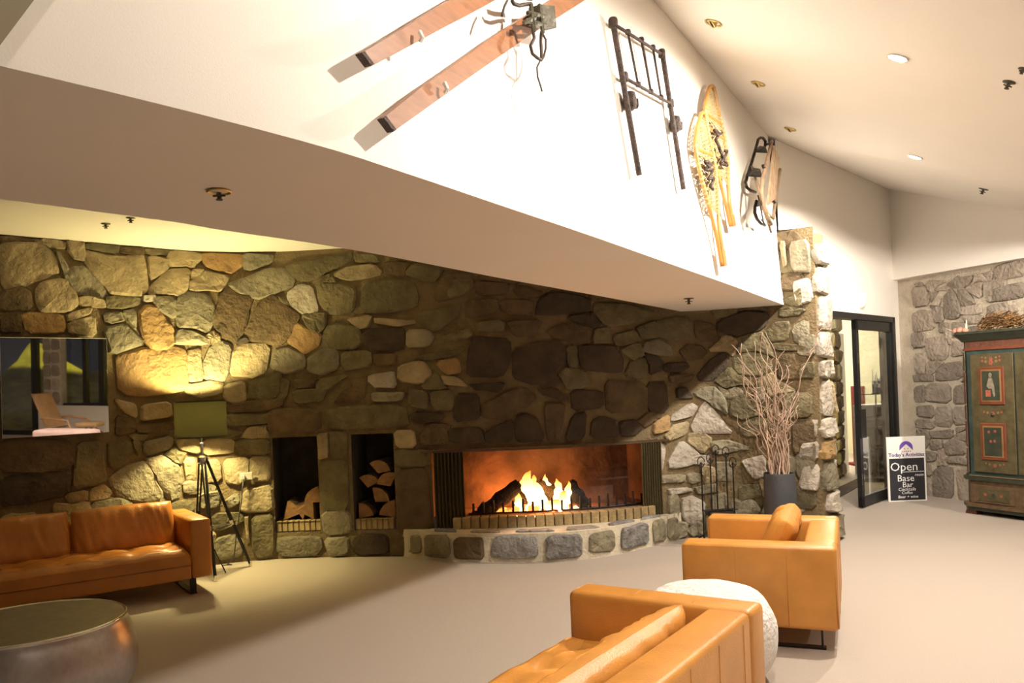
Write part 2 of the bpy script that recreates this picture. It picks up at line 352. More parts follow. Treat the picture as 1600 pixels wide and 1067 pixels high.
STONES = "t225 294,230 296,257 299,265 288,268 274,260 271,245 263,229 257,226 261,224 274;b226 307,253 306,253 299,230 297,225 295;t255 306,275 306,274 296,263 295,256 298;g266 291,270 290,275 280,278 270,280 259,272 271;t276 305,289 303,290 294,288 286,281 288,276 296;g278 280,288 281,299 271,306 260,302 255,280 256,275 270;v291 303,318 303,318 295,292 296;b321 303,340 302,339 296,321 296;t291 295,306 293,320 292,339 296,342 282,342 263,335 258,310 258,306 264,295 276,289 287;v342 302,364 302,363 296,344 297;t345 296,363 293,363 286,347 273,344 280;t250 257,256 266,271 270,281 256,283 248,275 241,253 240,250 248;b224 255,238 260,246 256,247 243,223 239;t284 254,293 255,304 252,304 245,284 246;v307 256,322 258,337 256,334 249,318 245,307 245;p338 258,348 258,347 254,339 253;o239 238,270 239,272 228,269 222,242 222;b223 234,237 237,238 223,228 222,223 222;t274 239,293 245,291 239,278 233,274 233;t275 232,296 239,296 219,274 222;g304 240,317 242,320 234,308 231,304 233;g303 228,322 232,338 214,315 205,306 206;g319 242,330 244,331 237,331 226,323 236;o333 241,341 249,351 248,358 236,364 229,366 215,359 208,344 208,336 218;g349 257,364 258,368 253,367 237,353 245,348 251;t343 262,362 284,382 285,381 267,372 258,365 261,347 259;t365 301,393 301,392 294,384 286,378 289,365 286,363 293;o397 301,431 301,431 291,422 282,408 285,396 289,394 296;g433 301,462 300,460 292,440 285,433 288;t383 274,392 279,396 284,418 279,413 267,408 264,397 266,382 264;t384 284,395 285,394 280,384 274;g417 271,433 277,455 286,473 286,481 275,479 267,461 262,447 256,439 259,427 263;v472 290,538 298,541 293,523 283,504 274,491 272,480 278;p473 260,487 270,498 267,504 247,503 242,490 240,475 250;v465 260,474 254,475 248,467 253;g370 257,380 264,398 261,404 249,401 234,397 225,383 229,369 229,367 242;b406 249,409 260,417 268,428 262,440 257,435 242,432 227,422 214,416 215,403 227,403 240;b441 245,452 259,462 259,473 248,486 238,478 225,468 212,452 213,435 217,431 223,437 236;v489 239,497 241,513 240,512 228,504 221,493 227;o483 232,492 225,507 219,503 208,490 201,479 209,473 214;v504 270,530 268,543 263,542 243,536 240,517 238,505 251;g371 227,385 226,398 217,395 213,365 213,365 217;d425 216,431 220,435 215,425 213;o313 204,336 209,344 210,367 211,375 206,376 188,375 172,361 167,332 166,322 167,313 175;g391 197,400 212,409 216,418 212,415 185,410 178,393 179;t377 206,389 208,390 197,391 180,378 179,376 189;t424 212,454 211,449 184,435 180,416 183,419 204;t376 175,393 178,409 176,407 165,387 162,374 168;t411 174,429 176,430 161,423 153,410 160;v434 177,455 180,465 186,464 160,445 156,431 161;t309 163,328 159,328 146,316 153;t333 157,358 159,360 145,332 143;b311 149,326 146,327 134,310 131;b329 141,360 140,360 133,347 131,330 132;b412 153,432 157,464 159,464 149,434 146,412 147;v411 146,444 143,463 145,459 134,412 132;g333 123,355 127,360 124,358 116,341 111,334 112;t362 124,383 124,385 108,365 114;t388 122,417 120,416 106,389 107;v419 119,450 119,449 104,419 106;b220 135,277 128,273 106,245 103,219 107;d219 104,270 102,269 83,241 79,218 79;v278 126,297 126,300 95,297 89,272 89,274 108;t266 83,284 85,285 77,269 75;t286 84,297 88,304 81,301 75,286 75;v303 126,322 124,324 114,308 101,302 105;g302 94,318 102,334 105,341 93,349 74,345 64,316 72,307 80;g334 107,350 109,366 97,367 83,364 68,354 66,343 88;t406 101,430 101,429 83,420 75,409 78;t431 101,450 101,450 78,432 79;t422 63,429 71,451 73,451 48,421 49;g369 82,376 83,399 77,395 70,370 71;g382 70,402 70,400 56,383 56;g405 61,418 68,420 59,410 53;v349 65,373 66,378 53,351 56;v395 49,423 48,422 38,397 32;v431 44,452 45,453 4,436 2,430 11;g397 25,414 28,422 20,419 6,399 5,395 13;t424 43,428 43,428 20,425 17;t382 101,403 101,403 82,387 81;t370 104,380 103,380 84,370 85;v544 297,566 293,568 287,546 287;t521 277,538 285,563 285,570 276,553 271,537 271;b574 287,599 285,592 271,572 276;v551 265,576 269,600 266,605 252,603 241,575 238,550 238;v602 284,632 277,621 263,609 267,594 274;b622 252,631 271,658 272,660 256,639 248,624 246;v508 217,516 229,545 224,549 209,537 203,509 206;t534 234,558 235,554 224,545 223;t562 233,600 229,601 225,582 224,562 228;d549 218,557 223,587 222,591 216,586 200,561 201,550 207;g593 219,615 218,619 210,613 203,592 204;v606 235,645 241,643 230,622 216,607 224;v627 211,654 219,657 211,637 206;g459 205,471 209,490 198,488 187,470 182,455 190;g493 198,509 205,523 203,523 187,505 180,492 184;v527 201,556 201,556 187,530 182,526 189;b559 198,581 197,579 186,559 186;p554 177,579 180,579 165,561 165,553 171;t584 185,606 190,616 177,605 167,583 171;v597 192,649 200,643 194,612 189;o621 187,643 190,644 176,630 175;t624 174,640 172,651 162,629 165;b479 177,501 177,498 168,479 167;v501 174,532 179,514 166,499 162;v476 166,510 165,505 153,477 152;b518 155,539 176,549 172,546 154,519 151;g552 160,589 160,584 151,557 151;v592 163,612 158,610 142,593 146;v615 158,635 160,636 142,616 142;v441 177,473 178,469 159,440 149;b451 148,501 147,501 125,457 125,450 127;v507 145,529 148,588 148,590 125,509 126;d593 139,625 138,623 130,603 129,595 132;b603 120,610 127,630 127,629 108,601 108;t577 122,595 122,597 106,578 106;t496 120,509 122,509 100,498 97,495 110;v511 122,528 122,528 98,511 97;v498 95,528 95,527 47,500 48,499 73;g498 45,529 45,529 24,502 23;v576 104,612 103,611 87,577 88;b576 84,608 84,609 20,578 21,576 41;g456 21,497 21,498 9,490 0,461 1,454 9;g502 19,525 20,525 4,507 1;d531 18,542 23,565 21,567 6,561 2,533 0;b568 19,584 19,582 1,568 2;d657 211,693 206,692 185,683 171,650 172,652 192;d697 196,717 202,738 202,746 194,744 179,734 170,741 162,715 162,695 169;d759 197,769 198,796 197,805 186,804 172,795 171,761 175;v635 270,659 265,653 252,634 247;b662 263,695 259,689 249,663 250;b700 258,731 250,722 246,701 247;d718 229,722 243,737 250,771 243,771 230,727 228;v778 239,805 239,846 231,818 218,787 216,776 230;b653 246,683 246,682 231,652 228;b686 243,716 243,714 228,687 231;v661 224,688 225,686 214,662 215;b689 224,724 223,717 208,699 209;b728 213,748 221,767 216,772 210,766 201,738 205;v775 214,791 214,792 199,773 199;v795 206,820 212,825 201,799 196;v822 215,846 221,847 204,827 204;v807 168,815 181,828 184,833 179,832 165,819 164;d651 165,686 165,682 156,660 158;d638 156,661 155,660 131,636 129;b662 143,691 158,706 159,716 150,706 140,687 130,665 131;d718 157,733 158,747 147,742 145,724 151;d750 155,781 153,781 137,751 135;b785 158,791 163,825 161,831 151,829 131,793 131,785 136;d833 159,855 160,854 130,832 131;d770 125,779 129,798 122,797 108,767 108;d799 122,817 123,824 114,817 108,799 107;v747 197,757 197,756 175,747 179;d630 122,662 122,663 108,631 109;d665 118,682 126,692 129,691 108,666 108;d694 130,704 135,715 131,722 111,714 106,695 108;b722 144,743 143,741 128,734 106,725 108;d750 130,765 134,761 107,742 107;v844 220,866 225,886 223,886 203,865 201,846 205;b890 222,909 215,914 199,892 200,889 209;g830 198,846 202,861 197,863 185,846 186,830 190;b872 190,882 196,896 194,900 187,893 181,877 181;d850 173,856 178,877 179,881 174,872 169,856 168;d890 166,905 181,921 187,922 174,908 160,892 159;b860 166,887 167,881 158,859 158;d866 152,876 153,885 143,868 141;g911 153,917 148,929 151,934 145,925 140,917 141;p860 125,882 136,888 132,881 122,860 120;o838 119,857 126,857 110,848 109,837 108;p880 108,896 138,906 128,915 115,922 106,908 105;t860 114,879 118,877 105,855 100,850 105;p855 81,870 99,885 89,889 83,898 82,896 74,879 74,856 71;p841 100,851 90,845 71,840 73;g844 65,872 65,871 57,846 57;g875 65,888 65,890 57,877 55;p852 52,878 51,879 46,853 46;g853 45,863 44,863 23,850 24;p867 39,878 42,893 35,888 16,875 13,867 22;g883 51,903 54,905 46,886 43;g900 97,916 98,937 91,935 88,909 84,902 87;g904 76,921 76,922 58,905 57;p930 77,953 82,955 62,942 60,935 69;v930 112,946 121,964 117,957 102,939 101,931 105;g898 41,914 44,915 30,899 27;v928 52,949 54,949 41,927 38;g944 149,956 150,955 136,946 135;b981 117,1002 118,1001 88,980 85;g983 84,1001 85,1000 58,984 61;v971 143,1000 142,999 120,974 119;v981 55,1000 55,999 32,981 32;g893 22,901 24,900 5,892 5;d912 218,941 227,963 222,957 208,929 202,912 209;v958 205,971 214,982 212,980 195,962 195;g984 207,993 212,1000 210,999 191,987 192;b970 181,997 183,996 158,970 157;v926 181,942 186,961 180,964 165,947 161,927 166;v973 226,985 228,997 223,990 218,974 218;v965 193,998 188,996 184,966 187;v263 15,249 18,239 19,225 17,221 3,240 1,243 1,245 2,257 2;t287 5,275 13,266 17,261 9,260 4,263 2,265 1,266 1,267 2;t221 9,223 19,214 22,212 12,211 8,211 5,213 1,218 2,220 6;v917 298,901 300,895 301,889 300,874 295,878 281,892 279,902 280,916 283;b990 300,987 301,985 300,982 301,963 297,969 283,983 284,993 286,996 295;b877 299,857 300,856 301,854 300,850 300,835 291,848 286,858 285,872 285;v943 300,936 300,931 301,919 300,918 289,927 282,936 280,950 279,956 292;v319 15,306 21,296 24,288 20,281 12,289 4,295 1,301 2,313 2;b829 300,822 300,818 300,812 300,798 292,810 285,819 282,828 284,834 292;b803 300,797 301,794 300,789 300,773 294,785 286,794 282,797 294,799 295;v932 279,922 283,916 282,914 281,909 280,895 269,909 265,919 264,933 264;t265 34,251 37,241 37,227 36,224 21,242 20,245 20,248 20,267 19;v352 15,338 17,328 17,319 12,322 2,331 2,333 2,335 2,345 2;t294 25,289 39,275 38,267 34,268 25,268 21,270 17,276 15,283 17;v982 282,975 282,971 282,955 284,953 270,967 264,976 262,990 261,995 275;v855 283,850 284,847 285,839 287,826 280,832 266,846 267,856 269,869 274;b771 293,774 301,768 301,761 301,746 295,750 280,764 279,774 280,782 286;t335 36,321 36,312 35,298 31,311 20,315 18,319 17,324 17,340 22;v897 278,886 279,879 279,870 276,861 265,874 258,883 255,892 259,894 267;v736 300,731 301,728 301,720 300,709 290,723 284,732 282,746 281,745 295;g241 41,228 48,219 52,212 46,211 39,212 34,214 25,223 25,225 34;b694 300,692 301,690 301,688 300,670 293,683 287,692 285,707 283,713 297;d825 278,823 281,819 280,802 287,799 272,811 265,820 261,829 264,826 274;t378 27,364 31,355 32,340 31,347 18,354 14,357 5,366 7,379 12;v964 7,952 15,943 19,934 16,921 10,936 2,941 1,943 2,947 2;t917 262,907 265,898 266,893 260,881 250,894 243,903 240,912 244,925 251;g320 53,306 54,296 54,282 50,291 38,294 30,302 34,307 35,324 38;t274 53,261 59,252 61,237 63,231 49,242 39,251 38,258 37,272 39;b996 256,996 257,995 264,991 260,980 260,974 247,988 243,995 251,996 254;b949 264,933 263,927 262,922 258,926 253,926 250,929 240,938 243,951 250;g217 164,217 167,212 172,211 165,212 161,212 157,217 148,217 161,218 162;v659 300,657 301,656 301,654 300,634 296,647 289,655 285,664 288,671 296;v745 279,740 280,737 281,733 280,716 277,721 263,735 263,745 264,758 269;b973 261,961 264,951 262,953 252,953 249,950 238,959 236,973 235,972 249;v858 268,846 265,840 264,830 263,823 251,836 245,845 243,860 242,866 256;b806 266,800 270,795 278,786 275,773 268,775 253,789 251,799 251,813 253;g995 11,993 21,984 19,970 15,975 2,987 1,992 1,995 3,996 7;t243 70,228 71,219 70,212 63,212 54,221 52,225 51,230 51,232 56;g871 15,858 18,851 10,851 6,850 4,851 2,853 1,856 1,869 2;t409 156,394 157,385 157,370 154,369 139,382 132,391 130,400 133,410 141;v772 264,774 274,764 276,760 268,746 263,750 249,764 249,773 250,772 260;v893 242,889 244,886 246,877 250,864 242,868 228,882 227,892 227,906 230;g920 8,919 10,917 21,908 18,902 10,906 2,914 2,918 2,926 2;t360 51,347 58,338 61,329 57,323 49,325 38,336 37,344 34,358 37;g990 30,976 34,967 36,953 36,947 22,959 13,968 16,972 18,977 19;v937 237,925 245,916 244,911 241,899 239,908 231,910 222,919 222,930 225;g982 78,973 84,964 83,956 77,956 68,960 59,969 56,978 60,982 68;v995 243,993 246,991 243,989 242,975 235,985 229,994 227,995 238,995 241;t980 48,971 55,962 56,948 59,950 44,956 38,962 38,966 38,980 36;g217 215,216 226,212 215,211 213,211 211,212 209,215 198,218 208,217 212;g320 69,311 74,302 74,289 73,285 59,301 56,307 56,312 56,327 58;b709 273,697 282,688 284,680 285,666 280,666 265,681 262,689 261,704 259;b612 300,606 301,602 301,591 300,586 288,600 286,607 285,620 282,627 294;g947 28,939 38,929 36,920 39,917 31,917 23,921 15,930 16,938 19;t395 22,396 30,388 35,379 34,380 24,380 19,381 13,389 8,394 15;v958 199,954 205,946 204,933 201,930 187,947 186,953 185,968 179,961 193;v602 5,602 14,594 19,586 14,585 7,587 2,591 2,593 2,597 2;v950 236,948 238,945 244,940 242,939 236,933 227,944 228,949 227,965 225;v936 162,929 164,923 172,916 166,906 158,917 150,925 152,929 153,946 151;g890 10,888 14,884 14,879 12,872 7,878 2,884 2,888 2,890 6;v763 173,754 175,750 176,744 176,738 171,742 164,746 156,756 157,770 160;t286 69,284 74,279 75,275 74,257 76,259 61,271 57,281 55,284 64;v949 133,944 135,937 142,925 138,921 124,934 118,943 121,949 122,964 126;t896 104,892 105,888 106,879 106,877 97,884 91,892 86,899 92,901 99;v372 110,365 112,362 117,357 114,352 110,358 105,360 103,365 100,368 105;t931 197,927 200,924 202,920 204,915 200,903 189,919 188,927 183,929 193;d777 225,775 229,770 228,766 228,749 225,764 219,769 217,775 215,783 218;g223 287,223 292,217 300,211 293,211 286,212 281,215 272,222 278,223 284;t447 132,443 131,440 132,433 131,424 121,438 120,443 120,450 121,448 127;g912 147,906 153,896 151,885 145,899 138,901 135,904 132,919 125,917 139;t971 155,968 157,964 163,957 162,946 154,958 147,962 140,970 144,986 145;d844 185,840 185,837 187,830 188,833 182,835 179,836 168,846 170,852 178;v828 190,828 194,824 199,816 198,803 191,816 183,823 185,826 185,829 187;b788 250,782 250,777 251,773 248,773 243,777 241,781 241,784 241,802 243;b841 129,838 129,835 129,829 129,820 122,828 115,836 120,840 122,846 124;g217 96,217 101,212 103,212 96,211 95,212 94,212 86,217 90,217 94;t903 70,896 72,890 72,890 66,891 63,891 61,894 54,902 56,903 63;v337 129,330 130,326 132,320 131,324 125,324 121,328 111,331 122,332 124;t407 221,405 223,402 226,398 224,396 221,400 218,400 214,404 216,407 217;v521 275,519 276,517 278,515 277,510 275,513 271,516 271,519 270,523 271;v413 130,410 131,406 136,402 132,389 124,405 123,410 122,415 122,425 126;v627 165,626 168,620 177,612 172,605 162,621 161,623 161,625 161,630 162"
wp = lambda s, z, h: WALL.at(max(s, .001), z, h)
k = 0
for item in STONES.split(';'):
    kind = item[0]; poly = [tuple(int(v)/100 for v in p.split()) for p in item[1:].split(',')]
    for o in OPEN: poly = clip_rect(poly, (o[0]-.015, o[1]+.015, o[2]-.0, o[3]+.02))
    poly = [(p[0], min(max(p[1], .015), TOP-.01)) for p in poly]
    stone(wp, poly, STONE[kind], wall_back, .036, 1.02, k, .012); k += 1
# stones of the pillar face above the soffit and of the stretch that runs on out of frame at the left
for kind, poly in (('g', [(9.83, 2.90), (10.03, 2.92), (10.05, 2.58), (9.86, 2.60)]), ('p', [(9.85, 2.53), (10.04, 2.55), (10.05, 2.30), (9.88, 2.28)]),
                   ('t', [(9.76, 2.92), (9.82, 2.92), (9.83, 2.66), (9.78, 2.64)])):
    stone(wp, poly, STONE[kind], wall_back, .05, 1.0, k); k += 1
rr = random.Random(3)
z = .03
while z < TOP-.15:
    hgt = rr.uniform(.22, .36); s = .02
    while s < 1.9:
        wd = rr.uniform(.28, .55)
        stone(wp, [(s, z), (min(s+wd, 2.1), z+.02), (min(s+wd-.02, 2.1), min(z+hgt, TOP-.02)), (s+.02, min(z+hgt-.02, TOP-.02))], STONE[rr.choice('tbvg')], wall_back, .05, .95, k); k += 1
        s += wd+.02
    z += hgt+.02

# --- pillar: the squared end of the rubble wall, turning towards the door
PIL = Path([(2.95, 7.94), (3.08, 8.06), (3.17, 8.30), (3.22, 8.60), (3.24, 8.86)], side=1)
mb = MB(); m = 12
for i in range(m):
    a, b = PIL.len*i/m, PIL.len*(i+1)/m
    mb.add([PIL.at(a, 0), PIL.at(b, 0), PIL.at(b, 2.97), PIL.at(a, 2.97)], [(0, 1, 2, 3)])
cap = [WALL.at(9.72+.05*i, 2.97) for i in range(7)]+[PIL.at(PIL.len*i/6, 2.97) for i in range(1, 7)]
mb.add(cap, [tuple(range(len(cap)))])
pillar = struct(mb.build('trim_1', MORTAR, recalc=False), 'stone pillar end of the rubble wall')
pp = lambda s, z, h: PIL.at(s, z, h)
z = .02; rr = random.Random(11)
while z < 2.86:
    hg = min(rr.uniform(.12, .36), 2.95-z)
    w1_ = rr.uniform(.20, .30); e = rr.uniform(-.01, .05)
    stone(pp, [(e, z+.01), (w1_, z), (w1_+rr.uniform(-.03, .03), z+hg), (e+.02, z+hg-.01), (e-.01, z+hg*.5)], STONE[rr.choice('ppopg')], pillar, rr.uniform(.035, .085), 1.04, k); k += 1
    stone(pp, [(w1_+.03, z+.01), (w1_+.33, z), (w1_+.33, z+hg-.01), (w1_+.03, z+hg)], STONE[rr.choice('ptpg')], pillar, .05, 1.0, k); k += 1
    # knobbly corner stones facing the fireplace side
    if rr.random() < .6:
        x0 = 9.82+rr.uniform(-.02, .14)
        if z < 2.2: stone(wp, [(x0, z+.02), (10.04, z+.01), (10.05, z+hg*.95), (x0+.04, z+hg*.9)], STONE[rr.choice('pgpv')], pillar, rr.uniform(.04, .085), 1.0, k)
        k += 1
    z += hg+.018

# --- white upper wall over the fireplace bay (front of the soffit), slightly battered
FRONT0 = [(-6.4, -2.6), (-3.2, -.25), (-1.75, .95), (-1.022, 1.692), (-.551, 2.27), (-.308, 2.66), (.0, 3.20), (.40, 3.90), (1.03, 5.04), (1.70, 6.25), (2.70, 8.10)]
BACK0 = [(-7.0, -1.0), (-4.2, .7), (-2.4, 2.05), (-1.413, 3.095), (-1.172, 3.436), (-.866, 3.842), (-.599, 4.276), (-.064, 5.245), (.45, 6.12), (.896, 6.888), (1.87, 8.61)]
fp_, bp0 = Path(FRONT0, n=4), Path(BACK0, n=4)
FRONT = [tuple(c_) for c_ in fp_.C]; BACK = [tuple(c_) for c_ in bp0.C]
SOF = 2.30; NW = Vector((.874, -.486, 0)); EW = Vector((.486, .874, 0)); CEIL = 3.98
mb = MB()
for i in range(len(FRONT)-1):
    a, b = Vector((*FRONT[i], SOF)), Vector((*FRONT[i+1], SOF))
    off = Vector((-.08, .045, CEIL-SOF)); n_ = len(mb.v)
    if i == 0: mb.v += [a, a+off]; n_ = 2
    mb.v += [b, b+off]; mb.f.append([n_-2, n_, n_+1, n_-1]); mb.m.append(0)
struct(mb.build('wall_left', PAINT, recalc=False, smooth=True), 'white upper wall hung with old skis and snowshoes')
mb = MB()
for i in range(len(FRONT)-1):
    a, b, c, d = Vector((*FRONT[i], SOF)), Vector((*FRONT[i+1], SOF)), Vector((*BACK[i+1], SOF)), Vector((*BACK[i], SOF))
    mb.add([a, b, c, d], [(3, 2, 1, 0)])
    u = Vector((0, 0, TOP-SOF+.02)); mb.add([d, c, c+u, d+u], [(3, 2, 1, 0)])
struct(mb.build('ceiling_soffit', PAINT, recalc=False), 'dropped soffit before the fireplace')
# raised ceiling of the fireplace bay
mb = MB(); bp_ = Path(BACK, straight=True); m = 40
for i in range(m):
    q = [bp_.at(bp_.len*t, TOP) for t in (i/m, (i+1)/m)]; r_ = [WALL.at(WALL.len*t, TOP, -.05) for t in (i/m, (i+1)/m)]
    mb.add([q[0], q[1], r_[1], r_[0]], [(3, 2, 1, 0)])
struct(mb.build('ceiling_bay', PAINT, recalc=False), 'raised ceiling of the fireplace bay')
# raking beam against the white wall at the very left
P0, P1 = Vector((-1.022, 1.692, 2.37)), Vector((-.99, 1.735, 2.46))
dr = (P1-P0).normalized(); A0 = P0-dr*.085; A1 = P0+dr*1.3; lf = -EW*.14
mb = MB(); mb.prism([A0, A1, A1+lf, A0+lf], NW*.06)
struct(mb.build('trim_2', PAINT_SHADED), 'raking beam, its shade put into the beige')

# --- door wall, bulkhead, right stone wall
K2 = Vector((2.70, 8.245)); E2 = Vector((.676, .737)).normalized()
def w2(t, z, h=0):
    p = K2+E2*t+Vector((E2.y, -E2.x))*h; return Vector((p.x, p.y, z))
DT = 2.31; D0, D1 = .86, 3.40
mb = MB()
for a, b, z0, z1 in ((.05, 3.7, DT, CEIL), (.5, D0, 0, DT), (D1, 3.7, 0, DT)):
    mb.add([w2(a, z0), w2(b, z0), w2(b, z1), w2(a, z1)], [(0, 1, 2, 3)])
    mb.add([w2(a, z0, -.2), w2(b, z0, -.2), w2(b, z1, -.2), w2(a, z1, -.2)], [(3, 2, 1, 0)])
mb.add([w2(D0, DT), w2(D1, DT), w2(D1, DT, -.2), w2(D0, DT, -.2)], [(0, 1, 2, 3)])
struct(mb.build('wall_door', PAINT, recalc=False), 'white wall with the black glazed door')
RA = Vector((5.03, 10.78)); RD = Vector((.363, -.932)).normalized(); RN = Vector((-.932, -.363)).normalized()
def wr(t, z, h=0):
    p = RA-RN*.16+RD*t+RN*h; return Vector((p.x, p.y, z))
mb = MB(); mb.add([wr(-.3, 0), wr(3.9, 0), wr(3.9, 2.95), wr(-.3, 2.95)], [(0, 1, 2, 3)])
wall_right = struct(mb.build('wall_right', MORTAR_GREY, recalc=False), 'grey fieldstone wall behind the wardrobe')
S2 = "16 267,39 266,41 244,18 242;62 249,74 259,83 249,87 229,82 223,64 224;96 259,117 263,116 243,102 250;87 235,115 237,115 225,89 226;14 234,25 238,46 233,48 212,15 211;54 218,67 219,67 207,54 208;53 263,69 263,69 258,52 260;49 250,59 252,57 241,46 242;34 200,62 203,68 192,65 174,36 173;13 209,33 207,32 190,14 192;74 218,94 215,94 198,75 200;73 194,93 193,94 179,73 176;15 182,31 182,31 158,16 158;48 159,60 167,83 170,85 148,47 147;12 155,42 154,42 146,14 146;31 139,38 143,67 141,67 120,30 121;72 138,97 143,96 119,72 118;13 139,28 142,29 121,14 121;16 114,40 115,41 101,17 102;45 113,67 116,67 90,44 91;70 113,95 114,95 94,71 93;13 97,41 98,41 87,14 86;35 83,68 87,67 76,37 75;73 88,95 91,75 81;55 67,67 75,85 71,87 58,58 54;35 72,52 73,51 61,34 60;56 50,74 53,91 47,87 44,61 43;25 57,44 55,41 45,27 44;36 31,50 40,67 37,64 0,38 -3;72 37,93 41,91 0,72 0;25 42,33 41,34 27,25 26;24 23,34 21,33 -4,24 -5;89 225,115 224,114 213,94 216;94 211,114 210,114 197,97 195;121 261,147 263,149 241,123 236;124 234,149 234,148 215,123 218;131 66,130 67,126 78,113 76,109 63,120 56,128 52,130 64,131 65;131 9,130 11,124 20,112 17,110 3,126 3,130 3,131 6,131 7;131 164,130 167,124 175,111 174,108 160,119 153,127 150,130 159,130 162;131 82,130 83,124 93,111 90,125 80,127 78,129 74,130 79,131 80;131 35,131 38,129 48,120 45,108 40,110 26,123 23,130 27,130 33;131 117,131 119,128 129,120 126,109 119,111 106,124 104,130 113,130 115;130 145,129 149,125 149,110 152,108 138,120 133,128 131,130 140,131 143;131 99,130 106,124 103,119 103,104 100,117 93,123 94,126 94,130 95;130 178,130 180,124 189,111 187,126 176,127 174,129 173,130 175,131 176;123 53,118 55,112 59,99 61,95 48,100 36,114 44,117 46,120 47;119 82,115 86,111 88,103 92,91 86,93 73,106 69,112 78,115 79;108 164,108 168,105 177,97 174,85 168,87 154,100 152,106 160,107 162;87 272,86 273,85 273,83 272,67 265,79 260,87 258,97 261,106 270;131 202,130 204,124 213,116 207,116 197,122 190,130 195,131 200,131 201;35 78,25 83,16 84,16 73,16 71,15 68,18 58,26 60,32 67;119 21,111 24,108 26,100 32,94 25,94 16,101 9,109 12,110 18;118 128,116 133,111 135,103 139,98 131,98 123,103 116,110 123,113 124;110 185,109 195,100 193,95 186,96 179,104 178,107 178,113 176,115 181;109 7,104 8,101 7,93 9,100 3,102 2,103 2,104 2,108 3;110 107,108 112,102 114,97 110,96 103,97 96,105 102,107 102,111 103;117 272,111 272,110 273,108 272,107 271,108 270,107 263,112 264,124 263;48 272,47 273,46 273,44 272,37 268,41 263,48 258,53 265,67 270;23 54,19 57,17 57,15 56,15 55,15 53,16 52,19 41,24 48;130 271,129 272,128 272,125 272,121 269,124 265,128 263,130 268,131 270;107 150,108 158,103 152,100 150,84 146,99 143,103 140,107 144,108 147;62 230,61 237,54 239,41 243,48 229,48 224,53 220,59 220,62 225;23 39,19 40,16 38,15 36,15 35,16 34,18 22,23 29,23 34;100 249,97 255,92 258,85 257,85 249,85 245,87 238,95 237,107 238;22 19,17 20,15 16,14 15,14 14,15 13,18 2,22 9,22 14;100 69,96 71,88 75,88 67,88 62,87 53,95 56,97 61,108 63;59 169,49 172,44 171,39 171,33 167,33 157,42 156,47 160,50 163;91 79,90 85,84 83,80 82,69 79,79 74,83 74,86 73,87 76;54 51,55 60,47 59,45 52,44 47,43 39,51 42,58 41,55 48;31 272,29 273,28 273,27 273,22 272,24 269,27 269,30 268,34 268;54 258,48 257,45 258,41 258,42 254,43 251,45 246,48 252,51 253;73 202,73 206,69 206,63 205,65 200,67 197,70 192,74 196,73 200"
for pl in S2.split(';'):
    stone(wr, [tuple(int(v)/100 for v in p.split()) for p in pl.split(',')], STONE['s'], wall_right, .03, 1.03, k, .012); k += 1
rr = random.Random(5); z = .04
while z < 2.6:
    hgt = rr.uniform(.2, .32); s = 1.3
    while s < 3.8:
        wd = rr.uniform(.25, .5)
        stone(wr, [(s, z), (s+wd, z+.02), (s+wd-.02, z+hgt), (s+.02, z+hgt-.02)], STONE['s'], wall_right, .035, .95, k); k += 1
        s += wd+.02
    z += hgt+.03
mb = MB()
b0 = [wr(-.25, 2.80, .16), wr(4.0, 2.80, .16)]; b1 = [wr(-.25, 2.80, -.02), wr(4.0, 2.80, -.02)]
u = Vector((0, 0, 1.3)); mb.add([b0[0], b0[1], b0[1]+u, b0[0]+u, b1[0], b1[1]], [(0, 1, 2, 3), (4, 5, 1, 0)])
struct(mb.build('wall_bulkhead', PAINT, recalc=False), 'white bulkhead over the stone wall')

# --- ceiling: slopes down from the white walls, then runs level
def n2(p, q, d):  # offset to the room side
    return Vector(p)+Vector(q)*d
SL = .41
nA = Vector((.874, -.486)); nB = Vector((E2.y, -E2.x))
T0 = Vector((-7.6, -3.2))+nA*-.6; Tk = Vector((2.62, 8.15)); T2 = Tk+E2*3.6; T0 = Tk-Vector((.486, .874))*14
hip = (nA+nB).normalized(); ch = hip.dot(nA)
mb = MB()
def lay(p, n, d, c=1): q = p+n*(d/c); return Vector((q.x, q.y, CEIL-SL*d))
for d0, d1, flat in ((-.4, 2.75, False), (2.75, 14, True)):
    zf = CEIL-SL*2.75
    pts = [lay(T0, nA, d0), lay(Tk, hip, d0, ch), lay(T2, nB, d0), lay(T2, nB, d1), lay(Tk, hip, d1, ch), lay(T0, nA, d1)]
    if flat:
        for p in pts: p.z = zf
    mb.add(pts, [(5, 4, 1, 0), (4, 3, 2, 1)])
struct(mb.build('ceiling', PAINT, recalc=False), 'sloping white ceiling')
def ceil_z(x, y):
    d = min((Vector((x, y))-Tk).dot(nA), 99); e = (Vector((x, y))-Tk).dot(nB)
    return CEIL-SL*max(d, e) if False else CEIL-SL*(d if (Vector((x, y))-Tk).dot(Vector((-hip.y, hip.x))) < 0 else e)
def ceil_hit(x, y):
    r = ray(x, y); lo, hi = .5, 20
    for _ in range(50):
        mid = (lo+hi)/2; p = EY+r*mid
        if p.z < ceil_z(p.x, p.y): lo = mid
        else: hi = mid
    return EY+r*lo

# --- rest of the lounge shell (behind and beside the camera)
mb = MB(); mb.add([(-7, -5, 0), (9, -5, 0), (9, -5, 4), (-7, -5, 4)], [(3, 2, 1, 0)]); struct(mb.build('wall_rear', PAINT, recalc=False))
mb = MB(); mb.add([(-6.4, -5, 0), (-6.4, 6, 0), (-6.4, 6, 4), (-6.4, -5, 4)], [(0, 1, 2, 3)]); struct(mb.build('wall_far_left', PAINT, recalc=False))
